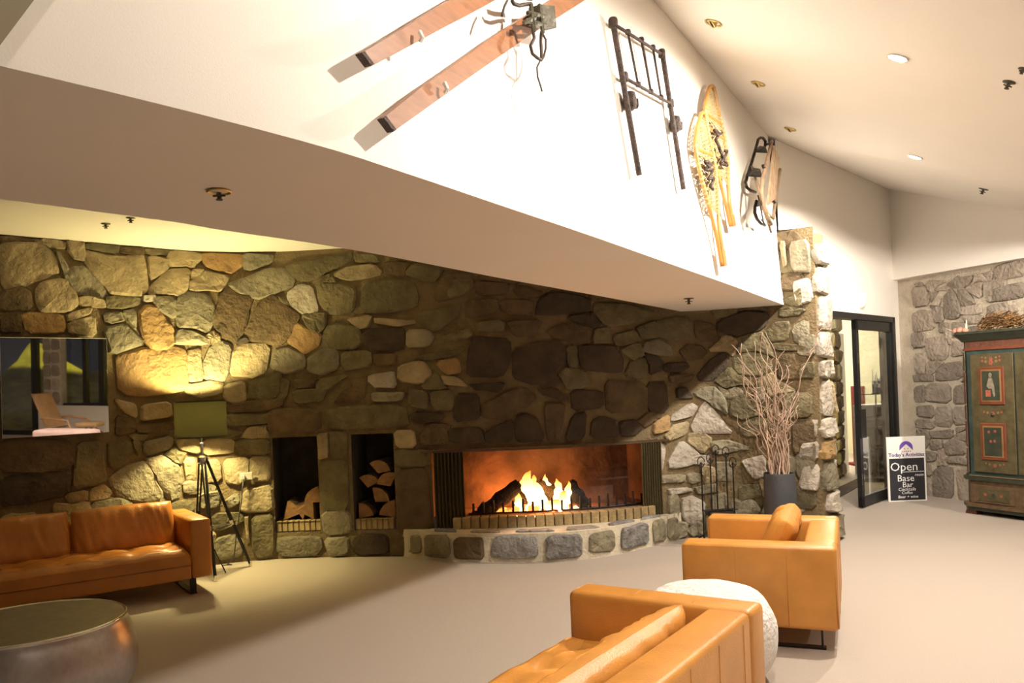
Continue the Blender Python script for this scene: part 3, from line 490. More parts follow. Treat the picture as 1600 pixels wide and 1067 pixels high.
# window wall on the right, seen only in the mirror
WX = 7.6
mb = MB(); mb.box((WX+.1, 3.74, .35), (.2, 8.5, .70)); mb.box((WX+.1, 1.2, 2.86), (.2, 13.6, .5)); mb.box((WX+.1, -3.6, 1.3), (.2, 3.0, 2.6))
wall_win = struct(mb.build('wall_window_side', PAINT), 'low white wall under the dark windows')
mb = MB()
for y in (-.60, .58, .97, 2.6, 4.3, 6.0): mb.box((WX+.08, y, 1.66), (.12, .12 if y != .58 else .09, 1.9))
for y in (-.60, -2.05): mb.box((WX+.08, y, 1.3), (.14, .13, 2.6))
mb.box((WX+.08, 1.2, 2.58), (.14, 13, .1)); mb.box((WX+.08, 3.74, .72), (.2, 8.5, .05)); mb.box((WX+.08, -1.3, .05), (.14, 1.5, .1))
win = struct(mb.build('window_1', BLACK), 'black framed night window')
for y, wd_ in ((0, 1.1), (.775, .3), (1.78, 1.5), (3.45, 1.6), (5.15, 1.6)):
    mbp = MB(); mbp.box((WX+.1, y, 1.66), (.012, wd_, 1.82)); mbp.build('pane', GLASS, win)
mbp = MB(); mbp.box((WX+.1, -1.32, 1.33), (.012, 1.36, 2.44)); mbp.build('pane', GLASS, win)
mb = MB(); mb.rbox((WX+.02, -.1, 1.65), (.3, .40, 1.9), .04)
pl2 = struct(mb.build('trim_3', MORTAR_GREY), 'stone pier between the windows')
for i in range(6):
    for j in range(2):
        stone(lambda s, z, h: Vector((WX-.13-h, .1-s, z)), [(.01+.2*j, .75+.3*i), (.19+.2*j, .76+.3*i), (.18+.2*j, 1.01+.3*i), (.02+.2*j, 1.0+.3*i)], STONE['s'], pl2, .03, 1, 900+i*2+j)
# yard beyond the windows: a lit bank of snowgrass and rock
SNOWGRASS = mat('lit_bank', (.42, .40, .18), .95, var=.35, vscale=2.5, bump=.6, bscale=6)
mb = MB()
def bank(u, v):
    x = 8.4+u*6; y = -5+v*15
    z = -.1+u*2.1*(.8+.5*noise.noise(Vector((x*.5, y*.5, 0))))+.25*noise.noise(Vector((x*1.7, y*1.7, 4)))
    return Vector((x, y, z))
mb.grid(bank, 24, 40); struct(mb.build('ground_yard', SNOWGRASS, smooth=True), 'grassy bank under a yellow yard lamp')

# ================================================================== FIREPLACE
HP = Path([(-1.12, 8.02), (-.92, 7.86), (-.66, 7.71), (-.3, 7.58), (.2, 7.50), (.5, 7.52), (.83, 7.65), (1.25, 7.98), (1.66, 8.36)])
HZ = .265
mb = MB(); m = 30
fr = [HP.at(HP.len*i/m, HZ) for i in range(m+1)]
sA, sB = WALL.find(640), WALL.find(1062)
bk = [WALL.at(lerp(sA, sB, i/m), HZ, -.03) for i in range(m+1)]
dn = Vector((0, 0, -HZ))
for i in range(m):
    mb.add([fr[i], fr[i+1], bk[i+1], bk[i]], [(0, 1, 2, 3)])
    mb.add([fr[i]+dn, fr[i+1]+dn, fr[i+1], fr[i]], [(0, 1, 2, 3)])
hearth = tag(mb.build('hearth', MORTAR_PALE, recalc=False), 'raised curved hearth of grey stones and pale mortar below the fire', 'hearth')
hp = lambda s, z, h: HP.at(s, z, h)
for i, (x0, x1, z0, z1) in enumerate([(644, 659, .05, .23), (664, 704, .03, .25), (709, 757, .03, .24), (767, 842, .04, .25), (851, 911, .03, .25), (919, 960, .05, .24), (969, 1014, .04, .25), (1020, 1040, .03, .25), (1043, 1059, .03, .24)]):
    a, b = HP.find(x0, 855), HP.find(x1, 855); q = .12*(b-a)
    stone(hp, [(a, z0+.02), (a+q, z0), (b-q, z0), (b, z0+.03), (b-q*.3, z1-.02), (b-q*1.4, z1), (a+q, z1-.005), (a+q*.2, z1-.04)], STONE['b' if i == 2 else 'k' if i in (3, 4, 6) else 'g'], hearth, .03, 1.0, 400+i)
for i, (a, b) in enumerate([(.12, .2), (.24, .34), (.38, .5), (.53, .64), (.67, .78), (.81, .9)]):
    def tp(s, z, h, a=a, b=b):   # flat stones set in the top
        p = HP.at(s, HZ, 0).lerp(WALL.at(lerp(sA, sB, s/HP.len), HZ, 0), z); p.z += h; return p
    stone(tp, [(HP.len*a, .12), (HP.len*b, .1), (HP.len*(b-.01), .42), (HP.len*(a+.01), .45)], STONE['k'], hearth, .018, 1.0, 450+i)

# soldier course of yellow firebricks along the front of the fire
def brick_mesh(w, d, h):
    mb = MB(); mb.rbox((0, 0, h/2), (w, d, h), .006, 1); o = mb.build('brick', FIREBRICK); me = o.data; bpy.data.objects.remove(o); return me
BR = brick_mesh(.078, .12, .115); BR2 = brick_mesh(.05, .1, .105)
def brick(me, path, s, z, h, parent):
    o = bpy.data.objects.new('brick', me); COL.objects.link(o); o.parent = parent
    p, n = path.pos(s); p = p+n*h
    o.location = (p.x, p.y, z); o.rotation_euler = (0, 0, math.atan2(n.x, -n.y)); return o
s = 6.36
while s < 8.30: brick(BR, WALL, s, HZ-.005, .03, wall_back); s += .087
for o in (N1, N2):
    s = o[0]+.035
    while s < o[1]-.02: brick(BR2, WALL, s, .262, -.06, wall_back); s += .0555
# fire floor behind the bricks
mb = MB()
for i in range(16):
    a, b = lerp(6.13, 8.42, i/16), lerp(6.13, 8.42, (i+1)/16)
    mb.add([WALL.at(a, .372, .0), WALL.at(b, .372, .0), WALL.at(b, .372, -.62), WALL.at(a, .372, -.62)], [(0, 1, 2, 3)])
mb.build('fire_floor', SOOT, wall_back, recalc=False)
mb = MB(); mb.grid(lambda u, v: WALL.at(lerp(6.03, 8.52, u), 1.0+.022*v, .065), 24, 1); mb.grid(lambda u, v: WALL.at(lerp(6.03, 8.52, u), 1.005, .065*v), 24, 1)
mb.build('steel_lintel', mat('lintel_steel', (.10, .07, .045), .45, metal=.6), wall_back)

def curtain(s0, s1, label):
    mb = MB(); n = 64
    mb.grid(lambda u, v: WALL.at(lerp(s0, s1, u), lerp(.275, 1.0, v), .045+.026*math.sin(u*52+.6*math.sin(v*3))*(.75+.25*v)), n, 8)
    return tag(mb.build('fire_curtain', MESHC, smooth=True), label, 'fire curtain', 'metal mesh curtains of the fireplace')
curtain(6.15, 6.44, 'bunched brass mesh fire curtain at the end by the wood niches')
curtain(8.19, 8.42, 'bunched brass mesh fire curtain at the end by the tool stand')

FY = 8.22   # depth of the fire
def fpt(x, y, dY=0): return atY(x, y, FY+dY)
def fire_log(p0, p1, r, label, dy0=0, dy1=0):
    a, b = fpt(*p0, dy0), fpt(*p1, dy1); mb = MB(); P = []; R = []
    for i in range(9):
        t = i/8; P.append(a.lerp(b, t)+Vector((0, 0, .008*math.sin(i*2.1)))); R.append(r*(1+.12*math.sin(i*1.7))*(.9 if i in (0, 8) else 1))
    mb.tube(P, R, 9); o = mb.build('burning_log', CHARRED, smooth=True, angle=50)
    return tag(o, label, 'log', 'logs burning in the fireplace')
fire_log((752, 803), (810, 758), .075, 'long charred log leaning at the left of the flames', -.10, .0)
fire_log((806, 757), (842, 792), .055, 'charred log crossing down from the top of the long log', .02, .02)
fire_log((842, 758), (884, 778), .075, 'charred log lying behind the middle flames', .15, .12)
fire_log((888, 755), (914, 790), .07, 'stubby charred log standing at the right of the flames', .05, .05)
fire_log((738, 805), (792, 806), .04, 'thin charred branch flat on the fire floor at the left', -.12, -.05)

# flames: solid tongues that give off light, whiter at the root
def flame_mat():
    m = bpy.data.materials.new('flame'); m.use_nodes = True; N = m.node_tree.nodes; L = m.node_tree.links
    N.clear(); out = N.new('ShaderNodeOutputMaterial'); em = N.new('ShaderNodeEmission')
    tc = N.new('ShaderNodeTexCoord'); sp = N.new('ShaderNodeSeparateXYZ'); L.new(tc.outputs['Generated'], sp.inputs[0])
    rp = N.new('ShaderNodeValToRGB'); e = rp.color_ramp.elements
    e[0].position = 0; e[0].color = (1, .55, .22, 1); e[1].position = 1; e[1].color = (1, .26, .02, 1)
    q = e.new(.45); q.color = (1, .62, .2, 1)
    L.new(sp.outputs['Z'], rp.inputs[0]); L.new(rp.outputs[0], em.inputs[0]); mr = N.new('ShaderNodeMapRange'); L.new(sp.outputs['Z'], mr.inputs[0]); mr.inputs['To Min'].default_value = 9; mr.inputs['To Max'].default_value = 1.6; L.new(mr.outputs[0], em.inputs[1])
    L.new(em.outputs[0], out.inputs[0]); return m
FLAME = flame_mat()
EMBER = mat('ember', (.4, .05, .01), .9, emit=(1, .13, .03), estr=4.5)
EMBER_HOT = mat('ember_hot', (.9, .3, .1), .9, emit=(1, .42, .18), estr=7)
fire = thing('fire', 'bright orange fire burning on the logs in the stone fireplace', 'fire', tuple(atZ(835, 806, .38)))
def tongue(pts, rr_, dY=0):
    """pts: (x, y) along the tongue from root to tip"""
    mb = MB(); P = [fpt(x, y, dY+.02*math.sin(i*2)) for i, (x, y) in enumerate(pts)]
    Q = [];  R = []
    for i in range(len(P)-1):
        for k_ in range(4):
            t = k_/4; Q.append(P[i].lerp(P[i+1], t)); R.append(lerp(rr_[i], rr_[i+1], t))
    Q.append(P[-1]); R.append(rr_[-1])
    mb.tube(Q, R, 10)
    mb.v = [v_+Vector((noise.noise(v_*16), noise.noise(v_*16+Vector((7, 0, 0))), noise.noise(v_*12+Vector((0, 9, 0)))))*.028 for v_ in mb.v]
    return mb.build('flame', FLAME, fire, smooth=True, world=True)
tongue([(846, 792), (836, 776), (824, 762), (822, 748), (829, 734)], [.07, .075, .06, .04, .003], -.03)
tongue([(834, 785), (822, 768), (815, 756), (817, 745)], [.05, .05, .035, .003], .0)
tongue([(850, 788), (842, 772), (834, 757), (835, 742)], [.05, .06, .045, .003], .04)
tongue([(872, 780), (873, 768), (872, 757), (869, 747)], [.05, .045, .03, .003], -.02)
tongue([(866, 766), (858, 757), (851, 750), (851, 741)], [.018, .025, .02, .002], .1)
tongue([(884, 784), (886, 772), (890, 760), (889, 753)], [.05, .04, .022, .002], -.04)
tongue([(813, 800), (812, 788), (809, 778), (811, 770)], [.05, .045, .028, .004], -.08)
tongue([(878, 796), (880, 784), (879, 772), (882, 766)], [.07, .06, .04, .004], -.1)
tongue([(845, 796), (858, 790), (868, 786), (880, 784)], [.04, .05, .045, .02], -.08)
rr = random.Random(21)
mbs = [MB(), MB()]
for i in range(70):
    x = rr.triangular(778, 915, 850); y = rr.uniform(792, 806); hot = rr.random() < .55 and 800 < x < 905
    mbs[hot].rbox(fpt(x, y, rr.uniform(-.18, .12)), [rr.uniform(.03, .07) for _ in range(3)], .012, 1, Matrix.Rotation(rr.uniform(0, 3), 3, 'Z') @ Matrix.Rotation(rr.uniform(0, 3), 3, 'X'))
for q, mm in zip(mbs, (EMBER, EMBER_HOT)):
    o = q.build('embers', mm, fire, world=True); o['kind'] = 'stuff'
light('fire_glow', 'POINT', tuple(fpt(840, 770, -.02)), 48, (1, .34, .07), .12)
light('fire_glow', 'POINT', tuple(fpt(780, 780, .1)), 18, (1, .28, .05), .1)

light('fire_glow', 'POINT', tuple(fpt(900, 775, .1)), 16, (1, .28, .05), .1)
# cast grate with upright teeth
grate = thing('fire_grate', 'dark iron grate with upright teeth holding back the embers', 'grate', tuple(WALL.at(7.2, .372, -.08)))
mb = MB(); mb.tube([WALL.at(lerp(6.45, 8.3, i/20), .385, -.085) for i in range(21)], .010, 5); mb.build('grate_bar', IRON, grate, world=True)
for i in range(19):
    s = 6.5+.098*i; hgt = .10+.03*((i*7) % 3)/2; mb = MB()
    mb.rbox(WALL.at(s, .385+hgt/2, -.085), (.022, .016, hgt), .004, 1); mb.build('tooth', IRON, grate, world=True)

# split firewood in the two niches
def firewood(o, du, dz, r, ang, spread, label, ln=.36):
    s = o[0]+du; mb = MB(); P = []
    n = 7
    prof = [(0, 0)]+[(r*math.cos(math.radians(ang+spread*i/n)), r*math.sin(math.radians(ang+spread*i/n))) for i in range(n+1)]
    rnd = random.Random(int(s*100+dz*977))
    fr_ = [WALL.at(s+x, .366+dz+z_, -.06-rnd.uniform(0, .01)) for x, z_ in prof]
    p, nn = WALL.pos(s); back_d = Vector((-nn.x, -nn.y, 0))*ln
    m_ = len(prof)
    mb.v = fr_+[q+back_d for q in fr_]; mb.f = [list(range(m_)), list(range(m_, 2*m_))]; mb.m = [1, 1]
    for i in range(m_): mb.f.append([i, (i+1) % m_, m_+(i+1) % m_, m_+i]); mb.m.append(0 if 0 < i < m_-1 else 1)
    tag(mb.build('firewood_log', [BARK, CUT]), label, 'log', 'split firewood in the wall niches')
firewood(N1, .36, .0, .19, 90, 60, 'upright split wedge of firewood low at the right of the lamp-side niche')
firewood(N1, .43, .17, .155, 95, 85, 'rounded split log on top at the right of the lamp-side niche')
firewood(N1, .06, .0, .20, 20, 55, 'split log lying low at the left of the lamp-side niche')
firewood(N1, .25, .0, .16, 70, 50, 'shadowed split log in the middle of the lamp-side niche')
firewood(N2, .03, .0, .15, 10, 80, 'bottom left split log in the niche beside the fire curtain')
firewood(N2, .40, .0, .17, 90, 80, 'bottom right split log in the niche beside the fire curtain')
firewood(N2, .20, .16, .14, 0, 100, 'middle split log in the niche beside the fire curtain')
firewood(N2, .13, .30, .13, 30, 100, 'upper left split log in the niche beside the fire curtain')
firewood(N2, .36, .31, .14, 60, 110, 'reddish split log high at the right of the niche beside the fire curtain')
firewood(N2, .24, .44, .13, 10, 120, 'topmost split log in the niche beside the fire curtain')

# ================================================================== LAMP, MIRROR, OUTLET
LX, LY = -2.86, 7.56
lamp = thing('floor_lamp', 'black tripod floor lamp with an olive drum shade, lit beside the brown sofa', 'lamp', (LX, LY, 0))
feet = [Vector((.19, -.31, 0)), Vector((.31, .28, 0)), Vector((-.19, .22, 0))]
hub = Vector((0, 0, 1.06))
for f in feet:
    top = hub+Vector((f.x, f.y, 0)).normalized()*.035; kn = top.lerp(f, .58)
    side = Vector((-f.y, f.x, 0)).normalized()*.016
    lg = MB()
    lg.tube([top+side, kn+side*.7], .0085, 6); lg.tube([top-side, kn-side*.7], .0085, 6)
    lg.tube([top.lerp(f, .46), f+Vector((0, 0, .02))], [.019, .014], 8)
    lo = lg.build('leg', BLACK, lamp, smooth=True, angle=40)
    fm = MB(); fm.tube([f+Vector((0, 0, .055)).lerp(Vector(), 0), f], .016, 8); fm.build('foot_cap', CHROME, lo)
    cl = MB(); cl.tube([top.lerp(f, .56), top.lerp(f, .60)], .024, 8); cl.build('clamp', CHROME, lo)
mb = MB(); mb.lathe([(.012, 1.0), (.05, 1.03), (.05, 1.075), (.02, 1.09), (.012, 1.12), (.012, 1.16), (.022, 1.165), (.022, 1.20), (.008, 1.21), (.008, 1.40)], 16); mb.build('hub', CHROME, lamp, smooth=True, angle=40)
mb = MB(); 
for i in range(3):
    a, b = hub.lerp(feet[i], .6), hub.lerp(feet[(i+1) % 3], .6); mb.tube([a, b], .005, 6)
mb.build('spreader', CHROME, lamp)
def shade_mat():
    m = bpy.data.materials.new('olive_shade'); m.use_nodes = True; N = m.node_tree.nodes; L = m.node_tree.links
    N.clear(); out = N.new('ShaderNodeOutputMaterial'); mx = N.new('ShaderNodeMixShader'); d = N.new('ShaderNodeBsdfDiffuse'); t = N.new('ShaderNodeBsdfTranslucent')
    wv = N.new('ShaderNodeTexWave'); wv.bands_direction = 'Z'; wv.inputs['Scale'].default_value = 45; wv.inputs['Distortion'].default_value = 1.5
    tc = N.new('ShaderNodeTexCoord'); L.new(tc.outputs['Object'], wv.inputs[0])
    rp = N.new('ShaderNodeValToRGB'); rp.color_ramp.elements[0].color = (.075, .069, .042, 1); rp.color_ramp.elements[1].color = (.098, .09, .056, 1); L.new(wv.outputs[0], rp.inputs[0])
    L.new(rp.outputs[0], d.inputs[0]); L.new(rp.outputs[0], t.inputs[0]); mx.inputs[0].default_value = .55
    L.new(d.outputs[0], mx.inputs[1]); L.new(t.outputs[0], mx.inputs[2]); L.new(mx.outputs[0], out.inputs[0]); return m
mb = MB(); mb.lathe([(.222, 1.258), (.224, 1.26), (.224, 1.587), (.222, 1.589), (.218, 1.587), (.218, 1.26), (.222, 1.258)], 48, cap=(False, False))
sh = mb.build('lamp_shade', shade_mat(), lamp, smooth=True, angle=40)
for z0 in (1.580, 1.258): mb = MB(); mb.lathe([(.2245, z0), (.2255, z0), (.2255, z0+.01), (.2245, z0+.01)], 48, cap=(False, False)); mb.build('shade_trim', BLACK, sh)
mb = MB(); mb.lathe([(.015, 1.40), (.03, 1.43), (.036, 1.46), (.03, 1.495), (.006, 1.51)], 16); mb.build('bulb', mat('bulb_glow', (1, 1, 1), .5, emit=(1, .88, .42), estr=18), lamp, smooth=True)
light('floor_lamp_bulb', 'POINT', (LX, LY, 1.455), 260, (1, .83, .36), .05)

# outlet and cord behind the lamp
p, nn = WALL.pos(4.274)
ol = thing('wall_outlet', 'white power outlet on the stone wall behind the tripod lamp', 'outlet', tuple(WALL.at(4.274, .84, .075)), math.atan2(nn.x, -nn.y))
mb = MB(); mb.rbox((0, -.008, .0), (.12, .02, .075), .006); mb.build('cover_plate', mat('outlet_plastic', (.34, .32, .27), .5), ol)
mb = MB(); mb.rbox((-.03, -.03, -.01), (.04, .035, .045), .006); mb.build('plug', MATS['outlet_plastic'], ol)
mb = MB(); pts = [WALL.at(4.25, .82, .12), WALL.at(4.22, .6, .12), WALL.at(4.16, .3, .1), WALL.at(4.12, .04, .12), WALL.at(4.05, .02, .16), WALL.at(4.1, .02, .2), WALL.at(4.0, .02, .18)]
pts += [Vector((LX+.18, LY-.02, .015)), Vector((LX+.05, LY-.02, .3)), Vector((LX+.02, LY, 1.0))]
mb.tube(pts, .005, 6); tag(mb.build('lamp_cord', BLACK, smooth=True), 'thin black lamp cord running from the outlet to the tripod lamp', 'cord')

# tilted frameless mirror
ml, mr = WALL.at(2.20, 0, .06), WALL.at(3.02, 0, .06)
ex = (mr-ml).normalized(); wdt = (mr-ml).length
mir = thing('wall_mirror', 'wide frameless mirror leaning forward on the stone wall above the brown sofa', 'mirror', (ml.x, ml.y, 1.345), math.atan2(ex.y, ex.x))
tilt = math.radians(2.0); Mt = Matrix.Rotation(tilt, 3, 'X')
mb = MB(); mb.rbox((wdt/2, -.012, .415), (wdt, .014, .83), .003, 1, None)
MIR = mat('mirror_silver', (.86, .86, .84), .015, metal=1, var=.0)
for mbx, nm, mm in ((mb, 'glass', MIR),):
    mbx.v = [Mt @ q for q in mbx.v]; mbx.build(nm, mm, mir)
mb = MB(); mb.box((wdt/2, .0, .415), (wdt-.01, .01, .82)); mb.v = [Mt @ q for q in mb.v]; mb.build('backing', BLACK, mir)

# ================================================================== SEATING
def pillow(W, D, H, n=22, p=5, q=.4, wr=.006, seed=0, sag=0):
    """soft cushion, W x D, thickness H, centred at the origin, flat in the xy plane"""
    mb = MB()
    def f(sgn):
        def g(u, v):
            a, b = 2*u-1, 2*v-1
            a = math.copysign(abs(a)**.8, a); b = math.copysign(abs(b)**.8, b)
            t = max(0, (1-abs(a)**p)*(1-abs(b)**p))**q
            x = a*W/2*(1-.03*b*b); y = b*D/2*(1-.03*a*a)
            nz = noise.noise(Vector((x*7+seed, y*4, sgn*3)))*wr+noise.noise(Vector((x*24+y*6+seed, y*4, sgn)))*wr
            return Vector((x, y, sgn*(H/2*t)+nz*t*sgn))
        return g
    mb.grid(f(1), n, n); mb.grid(f(-1), n, n, flip=True)
    return mb
def tufted(W, D, z0, z1, nx, ny, nn=(40, 26)):
    """bench seat with buttoned dimples; x in -W/2..W/2, y in 0..D"""
    bt = [(-W/2+W*(i+.5)/nx, D*(j+.5)/ny) for i in range(nx) for j in range(ny)]
    mb = MB(); H = z1-z0
    def g(u, v):
        x, y = -W/2+W*u, D*v
        e = min(u, 1-u)*W; e2 = min(v, 1-v)*D; r = .055
        z = z1
        for d in (e, e2):
            if d < r: z -= r*(1-math.sqrt(max(0, 1-((r-d)/r)**2)))
        for bx, by in bt:
            dd = math.hypot(x-bx, y-by); z -= .030*math.exp(-(dd/.035)**2)+.018*math.exp(-(dd/.10)**2)
        gx = (x+W/2)/W*nx-.5; gy = y/D*ny-.5
        cr = math.exp(-((gx-round(gx))*W/nx/.018)**2)*.007+math.exp(-((gy-round(gy))*D/ny/.018)**2)*.007
        if .06 < e and .06 < e2: z -= cr
        z += .010*math.sin(math.pi*u)*math.sin(math.pi*v)+.004*noise.noise(Vector((x*9, y*9, 1)))
        return Vector((x, y, z))
    a, b = nn; mb.grid(g, a, b)
    def ring(k): 
        return [g(i/a, 0) for i in range(a+1)]+[g(1, j/b) for j in range(1, b+1)]+[g(1-i/a, 1) for i in range(1, a+1)]+[g(0, 1-j/b) for j in range(1, b)]
    R = ring(0); m_ = len(R); mb.add(R+[Vector((q.x, q.y, z0)) for q in R], [(i, (i+1) % m_, m_+(i+1) % m_, m_+i) for i in range(m_)])
    return mb
def sofa(name, label, cat, W, D, loc, ex, m, back_cushions, nx, arm=.17, H=.62, seat=.40, base0=.14, group=None, pill_tilt=.30, pz=None, ph=.40, wrk=.016, pth=.17):
    """local frame: x along the front, y from front to back"""
    t = thing(name, label, cat, loc, math.atan2(ex[1], ex[0]), group)
    hb = H-base0
    for sx in (-1, 1):
        mb = MB(); mb.rbox((sx*(W/2-arm/2), D/2, base0+hb/2), (arm, D, hb), .028, 3); a = mb.build('arm', m, t, smooth=True, angle=50)
        mb = MB()
        xo = sx*W/2
        for yy in (D*.36, D*.69): mb.tube([(xo, yy, base0+.02), (xo, yy, H-.03), (xo-sx*.028, yy, H-.001), (xo-sx*arm*.8, yy, H)], .0022, 4)
        xo2 = sx*(W/2-.006); z_ = H-.018
        mb.tube([(xo2, .02, z_), (xo2, D-.02, z_), (xo2, D-.004, base0+.02)], .004, 5)
        mb.tube([(sx*(W/2-arm+.006), .02, z_), (sx*(W/2-arm+.006), D-.02, z_)], .0035, 5)
        mb.build('seam', m, a, smooth=True)['kind'] = 'stuff'
    wb = W-2*arm
    mb = MB(); mb.rbox((0, D-arm/2, base0+hb/2), (wb, arm, hb), .028, 3); bk_ = mb.build('backrest', m, t, smooth=True, angle=50)
    mb = MB()
    for i in range(1, max(2, int(W/.28))):
        x = -W/2+W*i/max(2, int(W/.28)); mb.tube([(x, D, base0+.03), (x, D, H-.03), (x, D-.028, H)], .0022, 4)
    mb.build('seam', m, bk_)['kind'] = 'stuff'
    mb = MB(); mb.rbox((0, (D-arm)/2, base0+.06), (wb, D-arm, .12), .015, 2); mb.build('seat_base', m, t, smooth=True, angle=50)
    mb = tufted(wb-.01, D-arm+.01, base0+.12, seat, nx, 3); mb.v = [q+Vector((0, -.015, 0)) for q in mb.v]
    mb.build('seat_cushion', m, t, smooth=True, angle=60)
    cw = wb/back_cushions
    for i in range(back_cushions):
        mb = pillow(cw-.01, ph, pth, n=40, seed=i*5+W, wr=wrk, q=.45)
        Mr = Matrix.Rotation(math.pi/2-pill_tilt, 3, 'X')
        c = Vector((-wb/2+cw*(i+.5), D-arm-.055-pth*.3-.13*pill_tilt, pz or seat+.17))
        mb.v = [Mr @ q+c for q in mb.v]; mb.build('back_cushion', m, t, smooth=True)
    for sx in (-1, 1):
        x = sx*(W/2-.14); mb = MB()
        mb.box((x, D/2, .006), (.05, D-.16, .012)); mb.box((x, .1, base0/2), (.05, .012, base0)); mb.box((x, D-.1, base0/2), (.05, .012, base0))
        mb.build('leg_frame', BLACK, t)
    return t
def frame_from(front_left, front_right):
    a, b = Vector(front_left), Vector(front_right); return (a+b)/2, (b-a).normalized()
# brown sofa by the lamp
wv_, dv_ = Vector((.82, .57)).normalized(), Vector((-.57, .82)).normalized()
fr_ = Vector((-2.53, 6.83)); W_ = 1.95; c = fr_-wv_*W_/2
sofa('leather_sofa', 'cognac brown leather sofa under the mirror on the stone wall', 'sofa', W_, .84, (c.x, c.y, 0), wv_, LEATHER_B, 2, 6, group=None, pz=.545)
# tan sofa in the foreground
dv_ = Vector((.836, -.549)).normalized(); wv_ = Vector((.549, .836)).normalized()
W_ = 2.05; c = Vector((.33, 4.10))-wv_*W_/2
sofa('leather_sofa', 'bright tan leather sofa cut off by the front edge of the picture', 'sofa', W_, .88, (c.x, c.y, 0), -wv_, LEATHER, 1, 6, arm=.19, pill_tilt=.30, pz=.485, ph=.31, pth=.17, seat=.42)
# tan armchair
wv_ = Vector((.38, .925)).normalized(); dv_ = Vector((.925, -.38)).normalized()
c = Vector((1.60, 5.37))-dv_*.43
sofa('leather_armchair', 'bright tan leather armchair facing the fire beyond the white pouf', 'armchair', 1.16, .88, (c.x, c.y, 0), -wv_, LEATHER, 1, 3, arm=.19, pill_tilt=.42, pz=.57, ph=.36)

# white pouf
pf = MB()
def pouf(u, v):
    a = 2*math.pi*u; ph = math.pi*(v-.5); r = .365*max(0, math.cos(ph))**.55; z = .25+.25*math.copysign(abs(math.sin(ph))**.85, math.sin(ph))
    p = Vector((r*math.cos(a), r*math.sin(a), z)); nz_ = noise.noise(p*9)*.014+noise.noise(p*4)*.015
    return p*(1+nz_*1.2) if v > .02 else p
pf.grid(pouf, 48, 26); o = pf.build('pouf', POUF, smooth=True); o.location = (.99, 4.42, 0)
tag(o, 'round white woolly pouf between the tan sofa and the armchair', 'pouf')

# steel drum table
t = thing('drum_table', 'round brushed steel drum table in the front corner beside the brown sofa', 'table', (-2.63, 4.42, 0))
mb = MB(); mb.lathe([(.28, 0), (.38, .01), (.47, .06), (.515, .13), (.525, .20), (.515, .30), (.485, .40), (.473, .425), (.473, .436)], 64, cap=(True, False)); mb.build('drum', STEEL, t, smooth=True, angle=50)
mb = MB(); mb.lathe([(.473, .436), (.475, .446), (.468, .452), (.460, .446)], 64, cap=(False, False)); mb.build('rim', CHROME, t, smooth=True)
mb = MB(); mb.lathe([(.001, .446), (.25, .446), (.463, .446)], 64, cap=(False, False)); mb.build('table_top', STEEL_TOP, t, smooth=True)

# ================================================================== VASE AND WILLOW, TOOL STAND
VX, VY = 2.47, 7.74
t = thing('floor_vase', 'tall charcoal cylinder vase holding bare willow branches by the stone pillar', 'vase', (VX, VY, 0))
mb = MB(); mb.lathe([(.150, 0), (.153, .01), (.142, .69), (.138, .70), (.128, .695), (.13, .5)], 36, cap=(True, False)); mb.build('body', VASE, t, smooth=True, angle=50)
mb = MB(); mb.lathe([(.001, .5), (.129, .5)], 36, cap=(False, False)); mb.build('sand', mat('dark_sand', (.05, .04, .03), .95), t)
TIPS = [(1143, 540), (1155, 535), (1150, 560), (1175, 533), (1172, 545), (1185, 520), (1192, 530), (1200, 520), (1147, 648), (1163, 652), (1219, 561), (1230, 572), (1168, 590), (1182, 565), (1196, 555), (1210, 600), (1245, 615), (1252, 632), (1238, 640), (1258, 570), (1160, 610), (1204, 585), (1190, 610), (1225, 640), (1176, 625), (1290, 492)]
rr = random.Random(4); BR_L = []
for i, (x, y) in enumerate(TIPS):
    tip = atY(x, y, VY+rr.uniform(-.12, .12))
    a0 = rr.uniform(0, 6.28); root = Vector((VX+.09*math.cos(a0)*(rr.random()**.5), VY+.09*math.sin(a0), .52))
    n = 26; P = []; R = []; ph, ph2 = rr.uniform(0, 6), rr.uniform(0, 6)
    for j in range(n+1):
        u = j/n; b = root.lerp(tip, u)
        bow = math.sin(math.pi*u)*.10*(1 if tip.x > VX else -1)
        am = .006+.026*u
        b += Vector((math.sin(u*21+ph)*am-bow*.6, math.cos(u*17+ph2)*am, math.sin(u*13+ph)*.012)); P.append(b); R.append(lerp(.0085, .003, u))
    mb = MB(); mb.tube(P, R, 5)
    for q in range(rr.randint(1, 3)):
        j0 = rr.randint(9, 20); b0 = P[j0]; ln = rr.uniform(.12, .3); dx = rr.choice((-1, 1))*rr.uniform(.3, .7); SP = []; SR = []
        for j in range(10):
            u = j/9; SP.append(b0+Vector((dx*ln*u+.018*math.sin(u*11+ph), rr.uniform(-.004, .004), ln*u+.012*math.cos(u*9)))); SR.append(lerp(.004, .0015, u))
        mb.tube(SP, SR, 4)
    br = mb.build('willow_branch', TWIG, smooth=True)
    BR_L.append((tip.z, br))
ORD = 'tallest,second tallest,third tallest,fourth tallest,fifth tallest,sixth tallest,seventh tallest,eighth tallest,ninth tallest,tenth tallest,eleventh tallest,twelfth tallest,thirteenth tallest,thirteenth shortest,twelfth shortest,eleventh shortest,tenth shortest,ninth shortest,eighth shortest,seventh shortest,sixth shortest,fifth shortest,fourth shortest,third shortest,second shortest,shortest'.split(',')
for i, (_, br) in enumerate(sorted(BR_L, key=lambda q: -q[0])):
    tag(br, 'bare curly willow branch in the charcoal vase, the %s of the bunch' % ORD[i], 'branch', 'curly willow branches in the floor vase')

